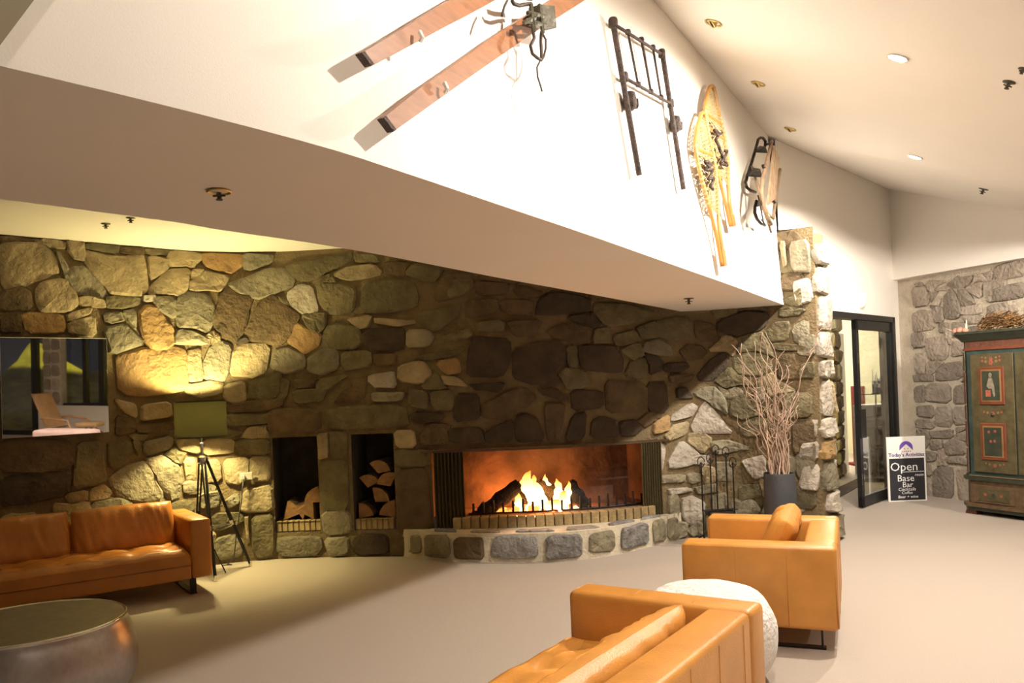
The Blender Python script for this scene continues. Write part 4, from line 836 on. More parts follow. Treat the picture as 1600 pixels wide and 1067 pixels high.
ts = thing('tool_stand', 'black wrought-iron fireplace stand with arched rods in front of the rubble wall', 'fireplace stand', (1.98, 8.02, 0), .12)
xs = [-.17, -.10, -.02, .06, .15]; hs = [.86, .90, .97, .95, .84]
for i, (x, h_) in enumerate(zip(xs, hs)):
    yy = -.03 if i % 2 else .03; mb = MB()
    mb.tube([(x, yy, .02), (x, yy, h_-.06)], .0075, 6); mb.build('rod', IRON, ts)
    mb = MB(); mb.tube([(x+.035*math.cos(a*.5), yy, h_-.06+.05*math.sin(a*.5)) for a in range(0, 13)], .005, 5)
    mb.tube([(x+.02*math.cos(a*.7), yy, h_-.09+.02*math.sin(a*.7)) for a in range(0, 8)], .004, 5); mb.build('scroll', IRON, ts)
for yy, zz in ((-.03, .33), (.03, .33), (-.03, .05)): mb = MB(); mb.tube([(-.18, yy, zz), (.16, yy, zz)], .006, 5); mb.build('crossbar', IRON, ts)
mb = MB(); mb.rbox((-.01, 0, .30), (.26, .14, .05), .02); mb.build('tray', IRON, ts)
for x, dx in ((-.17, -.06), (.15, .06)):
    for yy in (-1, 1):
        mb = MB(); mb.tube([(x, 0, .10), (x+dx*.5, yy*.07, .06), (x+dx, yy*.11, .005), (x+dx*1.3, yy*.13, .012)], .007, 5); mb.build('foot', IRON, ts)

# ================================================================== THINGS HUNG ON THE WHITE WALL
def w1(x, y, h=0):
    r = ray(x, y); t = (-1.545+h+.0546*.7)/(NW.dot(r)+.0546*r.z); return EY+r*t
def px_poly(pts, h): return [w1(x, y, h) for x, y in pts]
def ski(label, up, lo, tail, ext):
    U = px_poly(up, .03); Lw = px_poly(lo, .03)
    d = ((U[-1]-U[-2]).normalized()+(Lw[-1]-Lw[-2]).normalized()).normalized()
    U.append(U[-1]+d*ext); Lw.append(Lw[-1]+d*ext)
    wd = (U[-1]-Lw[-1]); U.append(U[-1]+d*.16-wd*.35+NW*.05); Lw.append(Lw[-1]+d*.16+wd*.35+NW*.05)
    t = thing('wooden_ski', label, 'ski', tuple((U[0]+Lw[0])/2), 0, 'old wooden skis on the white wall')
    mb = MB(); n = len(U); th = NW*.024
    for i in range(n-1):
        mb.add([U[i], U[i+1], Lw[i+1], Lw[i], U[i]+th, U[i+1]+th, Lw[i+1]+th, Lw[i]+th], [(0, 1, 2, 3), (7, 6, 5, 4), (4, 5, 1, 0), (3, 2, 6, 7)])
    mb.add([U[0], Lw[0], Lw[0]+th, U[0]+th], [(0, 1, 2, 3)]); mb.add([U[-1], Lw[-1], Lw[-1]+th, U[-1]+th], [(0, 1, 2, 3)])
    mb.build('blade', SKI_WOOD, t, world=True)
    mb = MB(); e = (U[1]-U[0]).normalized()*.012
    mb.prism([U[0]-e*.4, U[0]+e, Lw[0]+e, Lw[0]-e*.4], th*1.1); mb.build('tail_edge', RUST, t, world=True)
    mb = MB(); a = w1(*tail, .075); mb.tube([a+Vector((0, 0, .022)), a+NW*.01, a-Vector((0, 0, .012))], .008, 6); mb.build('hook', WHITE, t, world=True)
    return t
s1 = ski('upper old wooden ski, its tail ending left of the other ski', [(556, 85), (619, 48.5), (660, 23), (699, 0), (716, -10)], [(571, 105), (654, 62), (700, 37), (745, 14), (770, 0)], (656, 60), .30)
s2 = ski('lower old wooden ski with a dark strap binding hanging over its edge', [(590, 186), (645, 142), (706, 100), (768, 56), (820, 24), (858, 0)], [(606, 207), (654, 173), (746, 108), (790, 78), (825, 53.4), (910, 0)], (695, 140), .30)
mb = MB()
c0 = [(826, 12), (850, 14), (853, 48), (826, 40)]; mb.prism(px_poly(c0, .08), NW*.05)
mb.build('binding_plate', BUCKLE, s2, world=True)
mb = MB()
for a, b in (((824, 20), (852, 26)), ((822, 32), (853, 40)), ((830, 8), (834, 50)), ((843, 8), (848, 52)), ((818, 36), (836, 28))):
    mb.tube([w1(*a, .13), w1((a[0]+b[0])/2, (a[1]+b[1])/2, .145), w1(*b, .13)], .009, 5)
mb.build('buckle', BUCKLE, s2, world=True)
mb = MB()
def strap(mb, pts, r=.006, h=.12): mb.tube([w1(x, y, h) for x, y in pts], r, 5)
strap(mb, [(833, 50), (835, 60), (829, 72), (832, 84), (840, 91), (846, 94)], .007)
strap(mb, [(846, 50), (845, 65), (846, 80), (846, 92)], .007)
strap(mb, [(848, 53), (853, 62), (853, 75), (850, 88), (846, 94)], .005)
strap(mb, [(844, 95), (839, 105), (840, 120), (844, 132), (847, 143)], .004)
mb.build('binding_strap', STRAP, s2, world=True, smooth=True)
mb = MB(); strap(mb, [(800, 0), (803, 6), (811, 9), (820, 7), (830, 6)], .008); strap(mb, [(793, 0), (788, 10), (784, 25)], .005); strap(mb, [(806, -8), (815, -4), (830, -2)], .010)
mb.build('binding_strap', STRAP, s1, world=True, smooth=True)

# iron bed end
P = lambda x, y: w1(x, y, .04)
bed = thing('iron_bed_end', 'rusted iron bed end with three thin spindles hung beside the skis', 'bed frame', tuple(P(998, 273)))
for a, b in (((958, 37), (999, 274)), ((1035, 84), (1068, 296))):
    mb = MB(); mb.tube([P(*a), P(*b)], .0155, 10); mb.build('post', RUST, bed, world=True, smooth=True, angle=50)
for a, b in (((958, 37), (1036, 86)), ((975, 121), (1048, 162))):
    mb = MB(); mb.tube([P(*a), P(*b)], .009, 8); mb.build('rail', RUST, bed, world=True, smooth=True)
for a, b in (((981, 50), (997, 132)), ((1002, 62), (1017, 143)), ((1020, 74), (1033, 152))):
    mb = MB(); mb.tube([P(*a), P(*b)], .007, 8); sp_ = mb.build('spindle', RUST, bed, world=True, smooth=True)
    for q in (a, b):
        mb = MB(); c = P(*q); mb.lathe([(.001, -.017), (.014, -.012), (.018, 0), (.014, .012), (.001, .017)], 10, c, cap=(False, False)); mb.build('knob', RUST, sp_, world=True, smooth=True)
for q, r_ in (((958, 36), .025), ((975, 121), .024), ((1034, 84), .022), ((1048, 162), .021)):
    mb = MB(); c = P(*q); mb.lathe([(.012, -.026), (r_, -.02), (r_, .016), (r_*.8, .026), (.004, .03)], 12, c); mb.build('collar', RUST, bed, world=True, smooth=True, angle=40)
for q in ((984, 158), (1055, 194)):
    mb = MB(); c = P(*q); mb.lathe([(.018, -.05), (.034, -.035), (.04, -.01), (.036, .02), (.03, .045), (.018, .05)], 10, c)
    mb.rbox(c+EW*.055+NW*.01, (.035, .035, .05), .006); mb.build('bed_bracket', RUST, bed, world=True, smooth=True, angle=40)

# snowshoes
def snowshoe(label, Lp, Rp, toe, boot, tail):
    h = .05
    sc = lambda p: (1060+p[0]/3.442, 120+p[1]/3.442)
    Lq, Rq = [w1(*sc(p), h) for p in Lp], [w1(*sc(p), h) for p in Rp]
    t = thing('snowshoe', label, 'snowshoe', tuple(Lq[-1]), 0, 'wood and rawhide snowshoes on the white wall')
    tp = w1(*sc(toe), h)
    ring = Lq[::-1]+[tp]+Rq
    P_ = Path([(0, 0), (1, 1)])  # resample smoothly in 3D
    pts = []
    Q = [2*ring[0]-ring[1]]+ring+[2*ring[-1]-ring[-2]]
    for i in range(1, len(Q)-2):
        a, b, c, d = Q[i-1:i+3]
        for k_ in range(4):
            u = k_/4; pts.append(.5*((2*b)+(c-a)*u+(2*a-5*b+4*c-d)*u*u+(3*b-a-3*c+d)*u**3))
    pts.append(ring[-1])
    mb = MB(); mb.tube(pts, .014, 6); mb.build('frame', ASH, t, world=True, smooth=True)
    mb = MB()   # rawhide lacing, crossing between the two sides
    nL = len(Lq)
    def side(S, u):
        x = u*(len(S)-1); i = min(int(x), len(S)-2); return S[i].lerp(S[i+1], x-i)
    n = 46
    for i in range(n):
        u = .01+.62*i/n
        if .30 < u < .36: continue
        a, b = side(Lq, u), side(Rq, min(u+.02, 1)); mb.tube([a, b], .004, 4)
        if i % 2 == 0:
            b2 = side(Rq, min(u+.12, .66)); mb.tube([a, b2], .0036, 4); a2 = side(Lq, min(u+.12, .66)); mb.tube([a2, b], .0036, 4)
    mb.build('lacing', RAWHIDE, t, world=True)['kind'] = 'stuff'
    for u in (.27, .38):
        mb = MB(); a, b = side(Lq, u), side(Rq, u); mb.tube([a, b], .011, 6); mb.build('crossbar', ASH, t, world=True)
    mb = MB()
    for i in range(14):
        u = .22+.03*i
        for S in (Lq, Rq):
            c = side(S, u); d_ = (side(S, u+.01)-c).normalized(); mb.tube([c-d_*.007, c+d_*.007], .017, 6)
    mb.build('wrapping', RAWHIDE, t, world=True)['kind'] = 'stuff'
    mb = MB()
    for i in range(len(boot)-1):
        mb.tube([w1(*sc(boot[i]), .085), w1(*sc(((boot[i][0]+boot[i+1][0])/2+4, (boot[i][1]+boot[i+1][1])/2)), .10), w1(*sc(boot[i+1]), .085)], .011, 6)
    mb.tube([w1(*sc(boot[0]), .08), w1(*sc((boot[0][0]+25, boot[0][1]+30)), .11), w1(*sc((boot[1][0]+20, boot[1][1])), .10)], .009, 5)
    mb.build('binding_strap', STRAP, t, world=True, smooth=True)
    mb = MB(); a, b = Lq[-1], Rq[-1]; d_ = ((a-Lq[-2]).normalized()); mb.prism([Lq[-2].lerp(a, .2), a, b, Rq[-2].lerp(b, .2)], NW*.02); mb.build('tail', ASH, t, world=True)
    return t
snowshoe('rear snowshoe, the higher one partly behind its pair', [(165, 62), (148, 120), (141, 185), (152, 260), (172, 370), (205, 500), (238, 620), (262, 720), (281, 803)], [(190, 62), (207, 150), (228, 240), (250, 340), (264, 440), (267, 560), (272, 660), (283, 730), (297, 802)], (178, 50), [(190, 285), (215, 300), (200, 340), (222, 390), (238, 440), (225, 465), (262, 478), (240, 440), (262, 400), (245, 398)], None)
snowshoe('front snowshoe, the lower one of the pair reaching furthest down', [(120, 205), (98, 280), (90, 370), (106, 470), (132, 580), (162, 690), (188, 790), (212, 890), (234, 1020)], [(147, 212), (162, 310), (183, 410), (200, 510), (210, 620), (214, 720), (220, 820), (232, 910), (248, 1017)], (133, 195), [(140, 455), (165, 460), (145, 500), (185, 500), (160, 550), (190, 545), (170, 590), (185, 605)], None)

# old sled
sc = lambda p: (1150+p[0]/6.28, 200+p[1]/6.28)
q = lambda p, h: w1(*sc(p), h)
sled = thing('old_sled', 'old wooden sled with slatted deck hung on its side next to the pillar', 'sled', tuple(q((260, 950), .03)))
def rod(name, pts, r, m=IRON, seg=6):
    mb = MB(); mb.tube(pts, r, seg); return mb.build(name, m, sled, world=True, smooth=True)
rod('runner', [q(p, .04) for p in ((285, 180), (288, 130), (265, 98), (240, 95), (218, 112), (190, 215), (150, 350), (112, 460), (95, 530), (105, 580), (140, 612), (190, 630))], .013)
rod('runner', [q(p, .07) for p in ((200, 715), (186, 770), (184, 830), (205, 890), (240, 935), (285, 955))], .013)
mb = MB()
for tri in (((185, 235), (310, 242), (285, 180), (230, 175)), ((108, 470), (255, 480), (235, 400), (150, 385)), ((190, 770), (240, 760), (230, 710), (205, 705))):
    a = [q(tri[0], .05), q(tri[1], .20), q(tri[2], .20), q(tri[3], .05)]; mb.prism(a, EW*.02)
mb.build('runner_bracket', IRON, sled, world=True)
rod('side_rail', [q(p, .22) for p in ((352, 130), (320, 260), (285, 400), (260, 500), (250, 640), (275, 780), (310, 890), (345, 945))], .016, WEATHERED)
rod('side_rail', [q(p, .20) for p in ((432, 405), (415, 500), (400, 600), (382, 750), (365, 880))], .014, WEATHERED)
TL, TR, BR_, BL = (358, 170), (412, 300), (375, 690), (298, 760)
for i in range(3):
    u0, u1 = i/3+.02, (i+1)/3-.03
    L2_ = lambda a, b, u: (lerp(a[0], b[0], u), lerp(a[1], b[1], u))
    mb = MB(); mb.prism([q(L2_(TL, TR, u0), .23), q(L2_(TL, TR, u1), .23), q(L2_(BL, BR_, u1), .23), q(L2_(BL, BR_, u0), .23)], NW*.014); mb.build('slat', mat('sled_slat', (.42, .29, .18), .7, var=.2, vscale=14, bump=.2) if i == 0 else MATS['sled_slat'], sled, world=True)
rod('brace', [q((155, 380), .06), q((200, 520), .12), (q((235, 640), .15)), q((262, 800), .17)], .011, WEATHERED)
rod('brace', [q((300, 160), .2), q((350, 150), .22)], .011); rod('brace', [q((265, 370), .18), q((280, 400), .22)], .014)
rod('brace', [q((340, 700), .2), q((385, 735), .2)], .012); rod('brace', [q((305, 900), .2), q((345, 1025), .2)], .010, WEATHERED)
rod('rope', [q(p, .22) for p in ((300, 790), (330, 850), (380, 890), (345, 925), (330, 870), (370, 905), (310, 820))], .005, RAWHIDE)
rod('rope', [q(p, .1) for p in ((215, 660), (235, 740), (250, 820), (265, 900), (285, 945), (250, 900))], .006, STRAP)

# ================================================================== CEILING FITTINGS
def fitting(name, label, cat, loc, normal, group=None):
    t = thing(name, label, cat, loc, 0, group); t.rotation_euler = Vector((0, 0, -1)).rotation_difference(Vector(normal)).to_euler() if normal is not None else (0, 0, 0)
    return t
CN = Vector((-SL*nA.x, -SL*nA.y, -1)).normalized()
for x, y, lb in ((1115, 35, 'unlit brass gimbal downlight nearest the picture top along the white wall'), (1185, 130, 'middle of the three brass gimbal downlights along the white wall'), (1235, 201, 'brass gimbal downlight above the sled')):
    t = fitting('gimbal_downlight', lb, 'downlight', tuple(ceil_hit(x, y)), CN, 'brass gimbal downlights along the white wall')
    mb = MB(); mb.lathe([(.050, .004), (.058, -.006), (.054, -.010), (.044, -.006), (.040, .004)], 28, cap=(False, False)); mb.build('ring', BRASS, t, smooth=True)
    mb = MB(); mb.lathe([(.001, .002), (.042, .002)], 24, cap=(False, False)); mb.build('recess', mat('white_recess', (.6, .55, .42), .5) if 'white_recess' not in MATS else MATS['white_recess'], t)
    mb = MB(); Mg = Matrix.Rotation(.55, 3, 'Y')
    mb.lathe([(.030, .0), (.032, -.014), (.026, -.020), (.020, -.016)], 20, cap=(False, False)); mb.v = [Mg @ p_ for p_ in mb.v]; mb.build('gimbal', BRASS, t, smooth=True)
    mb = MB(); mb.lathe([(.001, -.010), (.022, -.012)], 16, cap=(False, False)); mb.v = [Mg @ p_ for p_ in mb.v]; mb.build('lamp_face', BLACK, t)
GLOW = mat('lamp_glow', (1, 1, 1), .5, emit=(1, .93, .82), estr=45)
for (x, y), lb in (((1403, 90), 'lit round downlight higher on the sloping ceiling'), ((1430, 245), 'lit round downlight further back on the sloping ceiling')):
    t = fitting('lit_downlight', lb, 'downlight', tuple(ceil_hit(x, y)), CN, 'lit downlights of the sloping ceiling')
    mb = MB(); mb.lathe([(.052, .004), (.066, -.004), (.062, -.010), (.050, -.006)], 28, cap=(False, False)); mb.build('ring', WHITE, t, smooth=True)
    mb = MB(); mb.lathe([(.001, -.009), (.030, -.010), (.052, -.004)], 28, cap=(False, False)); mb.build('lamp_face', GLOW, t, smooth=True)
def sprinkler(p, n, label, s=1.0, ring=False):
    t = fitting('ceiling_sprinkler', label, 'sprinkler', tuple(p), n, 'ceiling sprinklers and sensors')
    mb = MB(); mb.lathe([(.03*s, .002), (.032*s, -.004), (.014*s, -.008)], 18, cap=(True, True)); mb.build('escutcheon', (WHITE if ring else BUCKLE), t)
    if ring:
        mb = MB(); mb.lathe([(.034*s, .001), (.044*s, -.006), (.040*s, -.010), (.032*s, -.004)], 24, cap=(False, False)); mb.build('ring', BRASS, t)
    mb = MB(); mb.lathe([(.008*s, -.006), (.007*s, -.03*s), (.012*s, -.032*s), (.012*s, -.036*s)], 10); mb.build('stem', BUCKLE, t)
    mb = MB()
    for a in range(4): mb.box((.012*s*math.cos(a*1.571), .012*s*math.sin(a*1.571), -.02*s), (.02*s if a % 2 == 0 else .005, .005 if a % 2 == 0 else .02*s, .006))
    mb.build('deflector', BUCKLE, t)
dn_ = Vector((0, 0, -1))
sprinkler(atZ(342, 297, SOF), dn_, 'brass ringed sprinkler under the near end of the soffit', .95, True)
sprinkler(atZ(1076, 466, SOF), dn_, 'small sprinkler under the far end of the soffit', 1.4)
sprinkler(atZ(165, 349, TOP), dn_, 'small sprinkler on the pale bay ceiling nearer the stone wall', 1.1)
sprinkler(atZ(204, 340, TOP), dn_, 'dark sensor on the pale bay ceiling beside the soffit edge', 1.1)
sprinkler(ceil_hit(1577, 128), CN, 'dark sprinkler on the sloping ceiling near the right edge of the picture', 1.1)
sprinkler(ceil_hit(1599, 107), CN, 'ceiling sensor cut by the right edge of the picture', .8)
sprinkler(ceil_hit(1537, 295), CN, 'small sprinkler low on the far ceiling above the wardrobe', 1.4)

# ================================================================== DOOR, SCONCE, SHOP BEYOND
def bar2(mb, t0, t1, z0, z1, h0, h1): mb.prism([w2(t0, z0, h0), w2(t1, z0, h0), w2(t1, z1, h0), w2(t0, z1, h0)], w2(0, 0, h1)-w2(0, 0, h0))
mb = MB(); bar2(mb, D0, D1, DT-.07, DT, -.12, .02); bar2(mb, D1-.09, D1, 0, DT, -.12, .02); bar2(mb, D0, D0+.07, 0, DT, -.12, .02)
door = struct(mb.build('door_1', BLACK), 'black framed glass door standing beside the pillar')
lf = thing; t0_, t1_ = 2.05, D1-.095
mb = MB(); bar2(mb, t0_, t0_+.085, .015, DT-.075, -.05, .0); bar2(mb, t1_-.085, t1_, .015, DT-.075, -.05, .0); bar2(mb, t0_, t1_, DT-.19, DT-.075, -.05, .0); bar2(mb, t0_, t1_, .015, .135, -.05, .0)
leaf = mb.build('door_leaf', BLACK, door)
mb = MB(); bar2(mb, t0_+.08, t1_-.08, .13, DT-.185, -.028, -.022); mb.build('pane', GLASS, door)
mb = MB(); bar2(mb, t0_+.02, t0_+.19, .83, 1.17, 0, .012); mb.build('lock_plate', BLACK, door)
for z0, z1 in ((1.72, 1.84), (.28, .42)): mb = MB(); bar2(mb, t0_+.005, t0_+.02, z0, z1, 0, .008); mb.build('hinge', CHROME, door)
# sconce
def hit2(x, y, h=0):
    r = ray(x, y); n = Vector((E2.y, -E2.x, 0)); d = n.dot(Vector((K2.x, K2.y, 0)))+h; return EY+r*(d/n.dot(r))
c = hit2(1344, 470); t = thing('wall_sconce', 'small white dome sconce above the black door', 'sconce', tuple(c), math.atan2(E2.y, E2.x))
mb = MB()
for i in range(2): pass
def dome(u, v):
    a = math.pi*u; z = .09-.19*v; r = .085*math.sqrt(max(0, 1-max(0, (v-.35)/.65)**2)); return Vector((r*math.cos(a), -r*math.sin(a)*.9, z))
mb.grid(dome, 18, 12); mb.build('dome_shade', WHITE, t, smooth=True)
mb = MB(); mb.box((0, .0, 0), (.15, .012, .17)); mb.build('back_plate', WHITE, t)

# passage and shop
def seg(a, b, z0, z1, m, name, label=None, h=0):
    mb = MB(); mb.add([(a[0], a[1], z0), (b[0], b[1], z0), (b[0], b[1], z1), (a[0], a[1], z1)], [(0, 1, 2, 3)]); o = struct(mb.build(name, m, recalc=False), label); return o
wp_ = seg((3.6, 10.4), (5.20, 13.06), 0, 2.9, MORTAR, 'wall_passage', 'rubble wall of the passage past the door')
PW = Path([(3.6, 10.4), (5.20, 13.06)], straight=True); rr = random.Random(8); z = .02
while z < 2.75:
    hgt = rr.uniform(.16, .28); s = .9
    while s < 3.0:
        wd = rr.uniform(.2, .42); e = min(s+wd, 3.08)
        stone(lambda s_, z_, h: PW.at(s_, z_, h), [(s, z), (e, z+.01), (e-.01, z+hgt), (s+.02, z+hgt-.01)], STONE[rr.choice('bvgbt')], wp_, .04, .98, k); k += 1
        s += wd+.02
    z += hgt+.02
mb = MB(); mb.prism([(5.20, 13.06, 0), (5.42, 13.42, 0), (5.28, 13.6, 0), (5.0, 13.3, 0)], (0, 0, 2.25)); struct(mb.build('trim_4', PAINT), 'white jamb of the shop opening')
seg((4.5, 17.2), (10.5, 15.6), 0, 3.0, PAINT_SHOP, 'wall_shop', 'cream green wall of the shop')
seg((4.6, 13.5), (4.5, 17.2), 0, 3.0, PAINT_SHOP, 'wall_shop_left')
wq = seg((6.15, 13.3), (5.9, 11.4), 0, 2.9, MORTAR_GREY, 'wall_shop_right', 'rubble wall right of the shop opening')
QW = Path([(6.15, 13.3), (5.9, 11.4)], straight=True); z = .02
while z < 2.75:
    hgt = rr.uniform(.2, .3); s = .0
    while s < 1.7:
        wd = rr.uniform(.3, .45)
        stone(lambda s_, z_, h: QW.at(s_, z_, h), [(s+.01, z), (s+wd, z+.01), (s+wd-.01, z+hgt), (s+.02, z+hgt-.01)], STONE[rr.choice('ssbt')], wq, .035, .98, k); k += 1
        s += wd+.02
    z += hgt+.02
mb = MB(); mb.add([(2.6, 9, 2.95), (12, 9, 2.95), (12, 18, 2.95), (2.6, 18, 2.95)], [(3, 2, 1, 0)])
mb.v = [w2(.0, 2.95, -.25), w2(6, 2.95, -.25), Vector((12, 18, 2.95)), Vector((3, 18, 2.95))]; struct(mb.build('ceiling_shop', PAINT, recalc=False))
mb = MB(); p0 = atZ(1306, 775, .004); mb.add([atZ(1300, 762, .004), atZ(1352, 742, .004), atZ(1372, 752, .004), atZ(1300, 790, .004)], [(0, 1, 2, 3)])
mb2 = MB(); mb2.prism([atZ(1297, 768, .0), atZ(1340, 748, .0), atZ(1350, 756, .0), atZ(1297, 786, .0)], (0, 0, .008)); tag(mb2.build('door_mat', mat('dark_mat', (.09, .06, .045), .95, bump=.4, bscale=200)), 'dark brown mat on the floor just through the doorway', 'mat')
# shelf unit with goods
sx, sy = 5.72, 13.1
t = thing('shop_shelf', 'pale grey shop shelf unit seen through the glass door', 'shelf', (sx, sy, 0), .55)
mb = MB()
SHELF = mat('grey_laminate', (.5, .48, .43), .5)
for x in (-.26, .26): mb = MB(); mb.box((x, 0, .55), (.025, .36, 1.1)); mb.build('side_panel', SHELF, t)
for z_ in (.06, .42, .74, 1.09): mb = MB(); mb.box((0, 0, z_), (.5, .36, .025)); mb.build('shelf_board', SHELF, t)
mb = MB(); mb.box((0, .17, .55), (.5, .01, 1.08)); mb.build('back_panel', SHELF, t)
for i, (dx, z_, w_, h_, cl) in enumerate(((-.15, .755, .12, .2, (.45, .4, .3)), (.02, .755, .13, .16, (.3, .26, .2)), (.16, .755, .1, .22, (.55, .5, .42)), (-.12, .435, .16, .2, (.25, .2, .16)), (.1, .435, .18, .16, (.5, .45, .36)))):
    R_ = Matrix.Rotation(.55, 3, 'Z'); p_ = R_ @ Vector((dx, -.02, 0)); mb = MB(); mb.rbox((0, 0, h_/2), (w_, .2, h_), .012); mb.rbox((0, -.005, h_+.012), (w_*.8, .16, .024), .006)
    o = mb.build('gift_box', mat('gift_%d' % i, cl, .6)); o.location = (sx+p_.x, sy+p_.y, z_); o.rotation_euler = (0, 0, .55)
    tag(o, ['narrow lidded gift box at the left of the upper shop shelf', 'short brown gift box in the middle of the upper shop shelf', 'tall pale gift box at the right of the upper shop shelf', 'dark gift box on the lower shop shelf', 'wide cream gift box on the lower shop shelf'][i], 'box', 'boxes on the shop shelf')
# clear display table with bags, candlesticks and a wire stand
tx, ty = 5.36, 12.2
dt = thing('display_stand', 'clear display ledge on a chrome pole with a round base behind the door glass', 'display stand', (tx, ty, 0), .6)
mb = MB(); mb.lathe([(.24, 0), (.24, .012), (.03, .02)], 32); mb.build('base', CHROME, dt, smooth=True, angle=40)
mb = MB(); mb.tube([(0, 0, .01), (0, 0, 1.28)], .011, 8); mb.tube([(-.06, 0, .55), (.06, 0, .55)], .006, 6); mb.build('pole', CHROME, dt)
mb = MB(); mb.rbox((.06, 0, 1.285), (.46, .26, .012), .003, 1); mb.build('ledge', CLEAR, dt)
R_ = Matrix.Rotation(.6, 3, 'Z')
def on_stand(o, dx, dy, z_): p_ = R_ @ Vector((dx, dy, 0)); o.location = (tx+p_.x, ty+p_.y, z_); o.rotation_euler = (0, 0, .6); return o
for dx, cl, w_, h_, lb in ((.06, (.18, .19, .22), .12, .19, 'dark grey handbag on the clear ledge behind the door glass'), (.2, (.75, .76, .8), .15, .22, 'silvery white handbag on the clear ledge behind the door glass')):
    t = on_stand(thing('handbag', lb, 'bag', (0, 0, 0)), dx, .02, 1.2915)
    mm = mat('bag_%.2f' % dx, cl, .3); mb = MB(); mb.prism([(-w_/2, -.04, 0), (w_/2, -.04, 0), (w_*.42, -.03, h_), (-w_*.42, -.03, h_)], (0, .07, 0)); mb.build('bag_body', mm, t)
    mb = MB(); mb.tube([(-w_*.28+w_*.56*i/10, .0, h_+.09*math.sin(math.pi*i/10)-.005) for i in range(11)], .006, 5); mb.build('handle', mm, t)
    mb = MB(); mb.rbox((0, -.043, h_*.62), (w_*.6, .006, h_*.3), .002, 1); mb.build('flap', WHITE if dx < .1 else mm, t)
for dx, h_, lb in ((-.12, .36, 'taller clear candlestick at the left of the clear ledge'), (-.02, .32, 'clear candlestick beside the dark handbag')):
    t = on_stand(thing('candlestick', lb, 'candlestick', (0, 0, 0)), dx, -.04, 1.2915)
    mb = MB(); mb.lathe([(.028, 0), (.028, .008), (.008, .02), (.006, .10), (.014, .12), (.012, .14)], 12); mb.build('holder', IRON, t, smooth=True)
    mb = MB(); mb.lathe([(.009, .13), (.006, h_)], 10); mb.build('candle', mat('candle_wax', (.75, .74, .62), .5) if 'candle_wax' not in MATS else MATS['candle_wax'], t)
t = on_stand(thing('wire_ornament', 'coiled silver wire ornament hanging below the clear ledge', 'ornament', (0, 0, 0)), .0, -.14, .9)
mb = MB(); mb.tube([(.09*math.cos(a*.5)*(1-a/60), 0, .1+.12*math.sin(a*.5)*(1-a/60)) for a in range(40)], .005, 5); mb.build('coil', CHROME, t)
mb = MB(); mb.tube([(.0, 0, .2), (.02, 0, .3), (.0, 0, .39)], .005, 5); mb.lathe([(.06, .26), (.05, .29), (.005, .31)], 14); mb.build('hanger', CHROME, t)
mb = MB(); mb.rbox((0, 0, .7), (.04, .5, 1.36), .01); mb.rbox((0, 0, .02), (.3, .5, .04), .01); o = mb.build('red_panel', mat('red_cloth', (.16, .015, .015), .8)); o.location = (6.02, 14.4, 0); tag(o, 'red display panel glimpsed between the jamb and the glass door', 'panel')

# ================================================================== SIGN
def text(body, size, loc, m, parent, name='lettering', align='CENTER', shear=0, bold=.0, sx=1.0):
    cu = bpy.data.curves.new(name, 'FONT'); cu.body = body; cu.size = size; cu.align_x = align; cu.align_y = 'CENTER'; cu.shear = shear; cu.offset = bold; cu.extrude = .0008; cu.resolution_u = 2
    o = bpy.data.objects.new(name, cu); COL.objects.link(o)
    me = bpy.data.meshes.new_from_object(o.evaluated_get(bpy.context.evaluated_depsgraph_get())); bpy.data.objects.remove(o); bpy.data.curves.remove(cu)
    me.materials.clear(); me.materials.append(m)
    o = bpy.data.objects.new(name, me); COL.objects.link(o); o.parent = parent
    o.location = loc; o.rotation_euler = (math.pi/2, 0, 0); o.scale = (sx, 1, 1); return o
a, b = Vector((4.585, 10.13, 0)), Vector((5.055, 10.21, 0)); ex = (b-a).normalized()
sg = thing('menu_sign', 'white and black Today\'s Activities board with chalk writing leaning beside the door', 'sign', tuple((a+b)/2), 0)
sg.rotation_euler = (-.07, 0, math.atan2(ex.y, ex.x)); sg.rotation_euler.order = 'XYZ'
SW, SH = (b-a).length, .80
mb = MB(); mb.rbox((0, .012, SH/2), (SW, .024, SH), .004, 1); mb.build('board', WHITE, sg)
SLATE = mat('chalkboard', (.018, .017, .022), .8); PURPLE = mat('purple_print', (.16, .07, .42), .6); CHALK = mat('chalk', (.78, .78, .78), .9); REDP = mat('red_print', (.5, .12, .1), .6); NAVY = mat('indigo_print', (.10, .05, .22), .6)
mb = MB(); mb.box((0, -.001, .275), (SW*.90, .004, .515)); mb.build('chalkboard_panel', SLATE, sg)
mb = MB()
cz, R1 = .665, .082
pts = [(R1*math.cos(math.pi*i/20), 0, cz+.0+R1*.95*math.sin(math.pi*i/20)) for i in range(21)]
poly = [(R1, -.002, cz-.035)]+[(x, -.002, z_) for x, _, z_ in pts]+[(-R1, -.002, cz-.035)]+[(-R1*.45, -.002, cz+.012), (0, -.002, cz+.042), (R1*.45, -.002, cz+.012)]
mb.prism(poly, (0, .002, 0)); mb.build('arch_emblem', PURPLE, sg)
mb = MB()
for x in (-.022, .022): mb.box((x, -.0015, cz-.015), (.012, .002, .012))
for i in range(5): mb.box((-.05+.025*i, -.0015, cz-.048), (.012, .002, .014))
mb.build('emblem_windows', REDP, sg)['kind'] = 'stuff'
text("Today's Activities", .062, (0, -.002, .575), NAVY, sg, bold=.0012)
text('Open', .150, (-.035, -.004, .425), CHALK, sg, sx=1.0)
mb = MB(); mb.box((.07, -.004, .365), (.28, .001, .006)); mb.build('chalk_underline', CHALK, sg)
text('room', .048, (.145, -.004, .325), CHALK, sg, shear=.3)
text('Base', .115, (-.02, -.004, .285), CHALK, sg); text('Bar', .095, (0, -.004, .205), CHALK, sg)
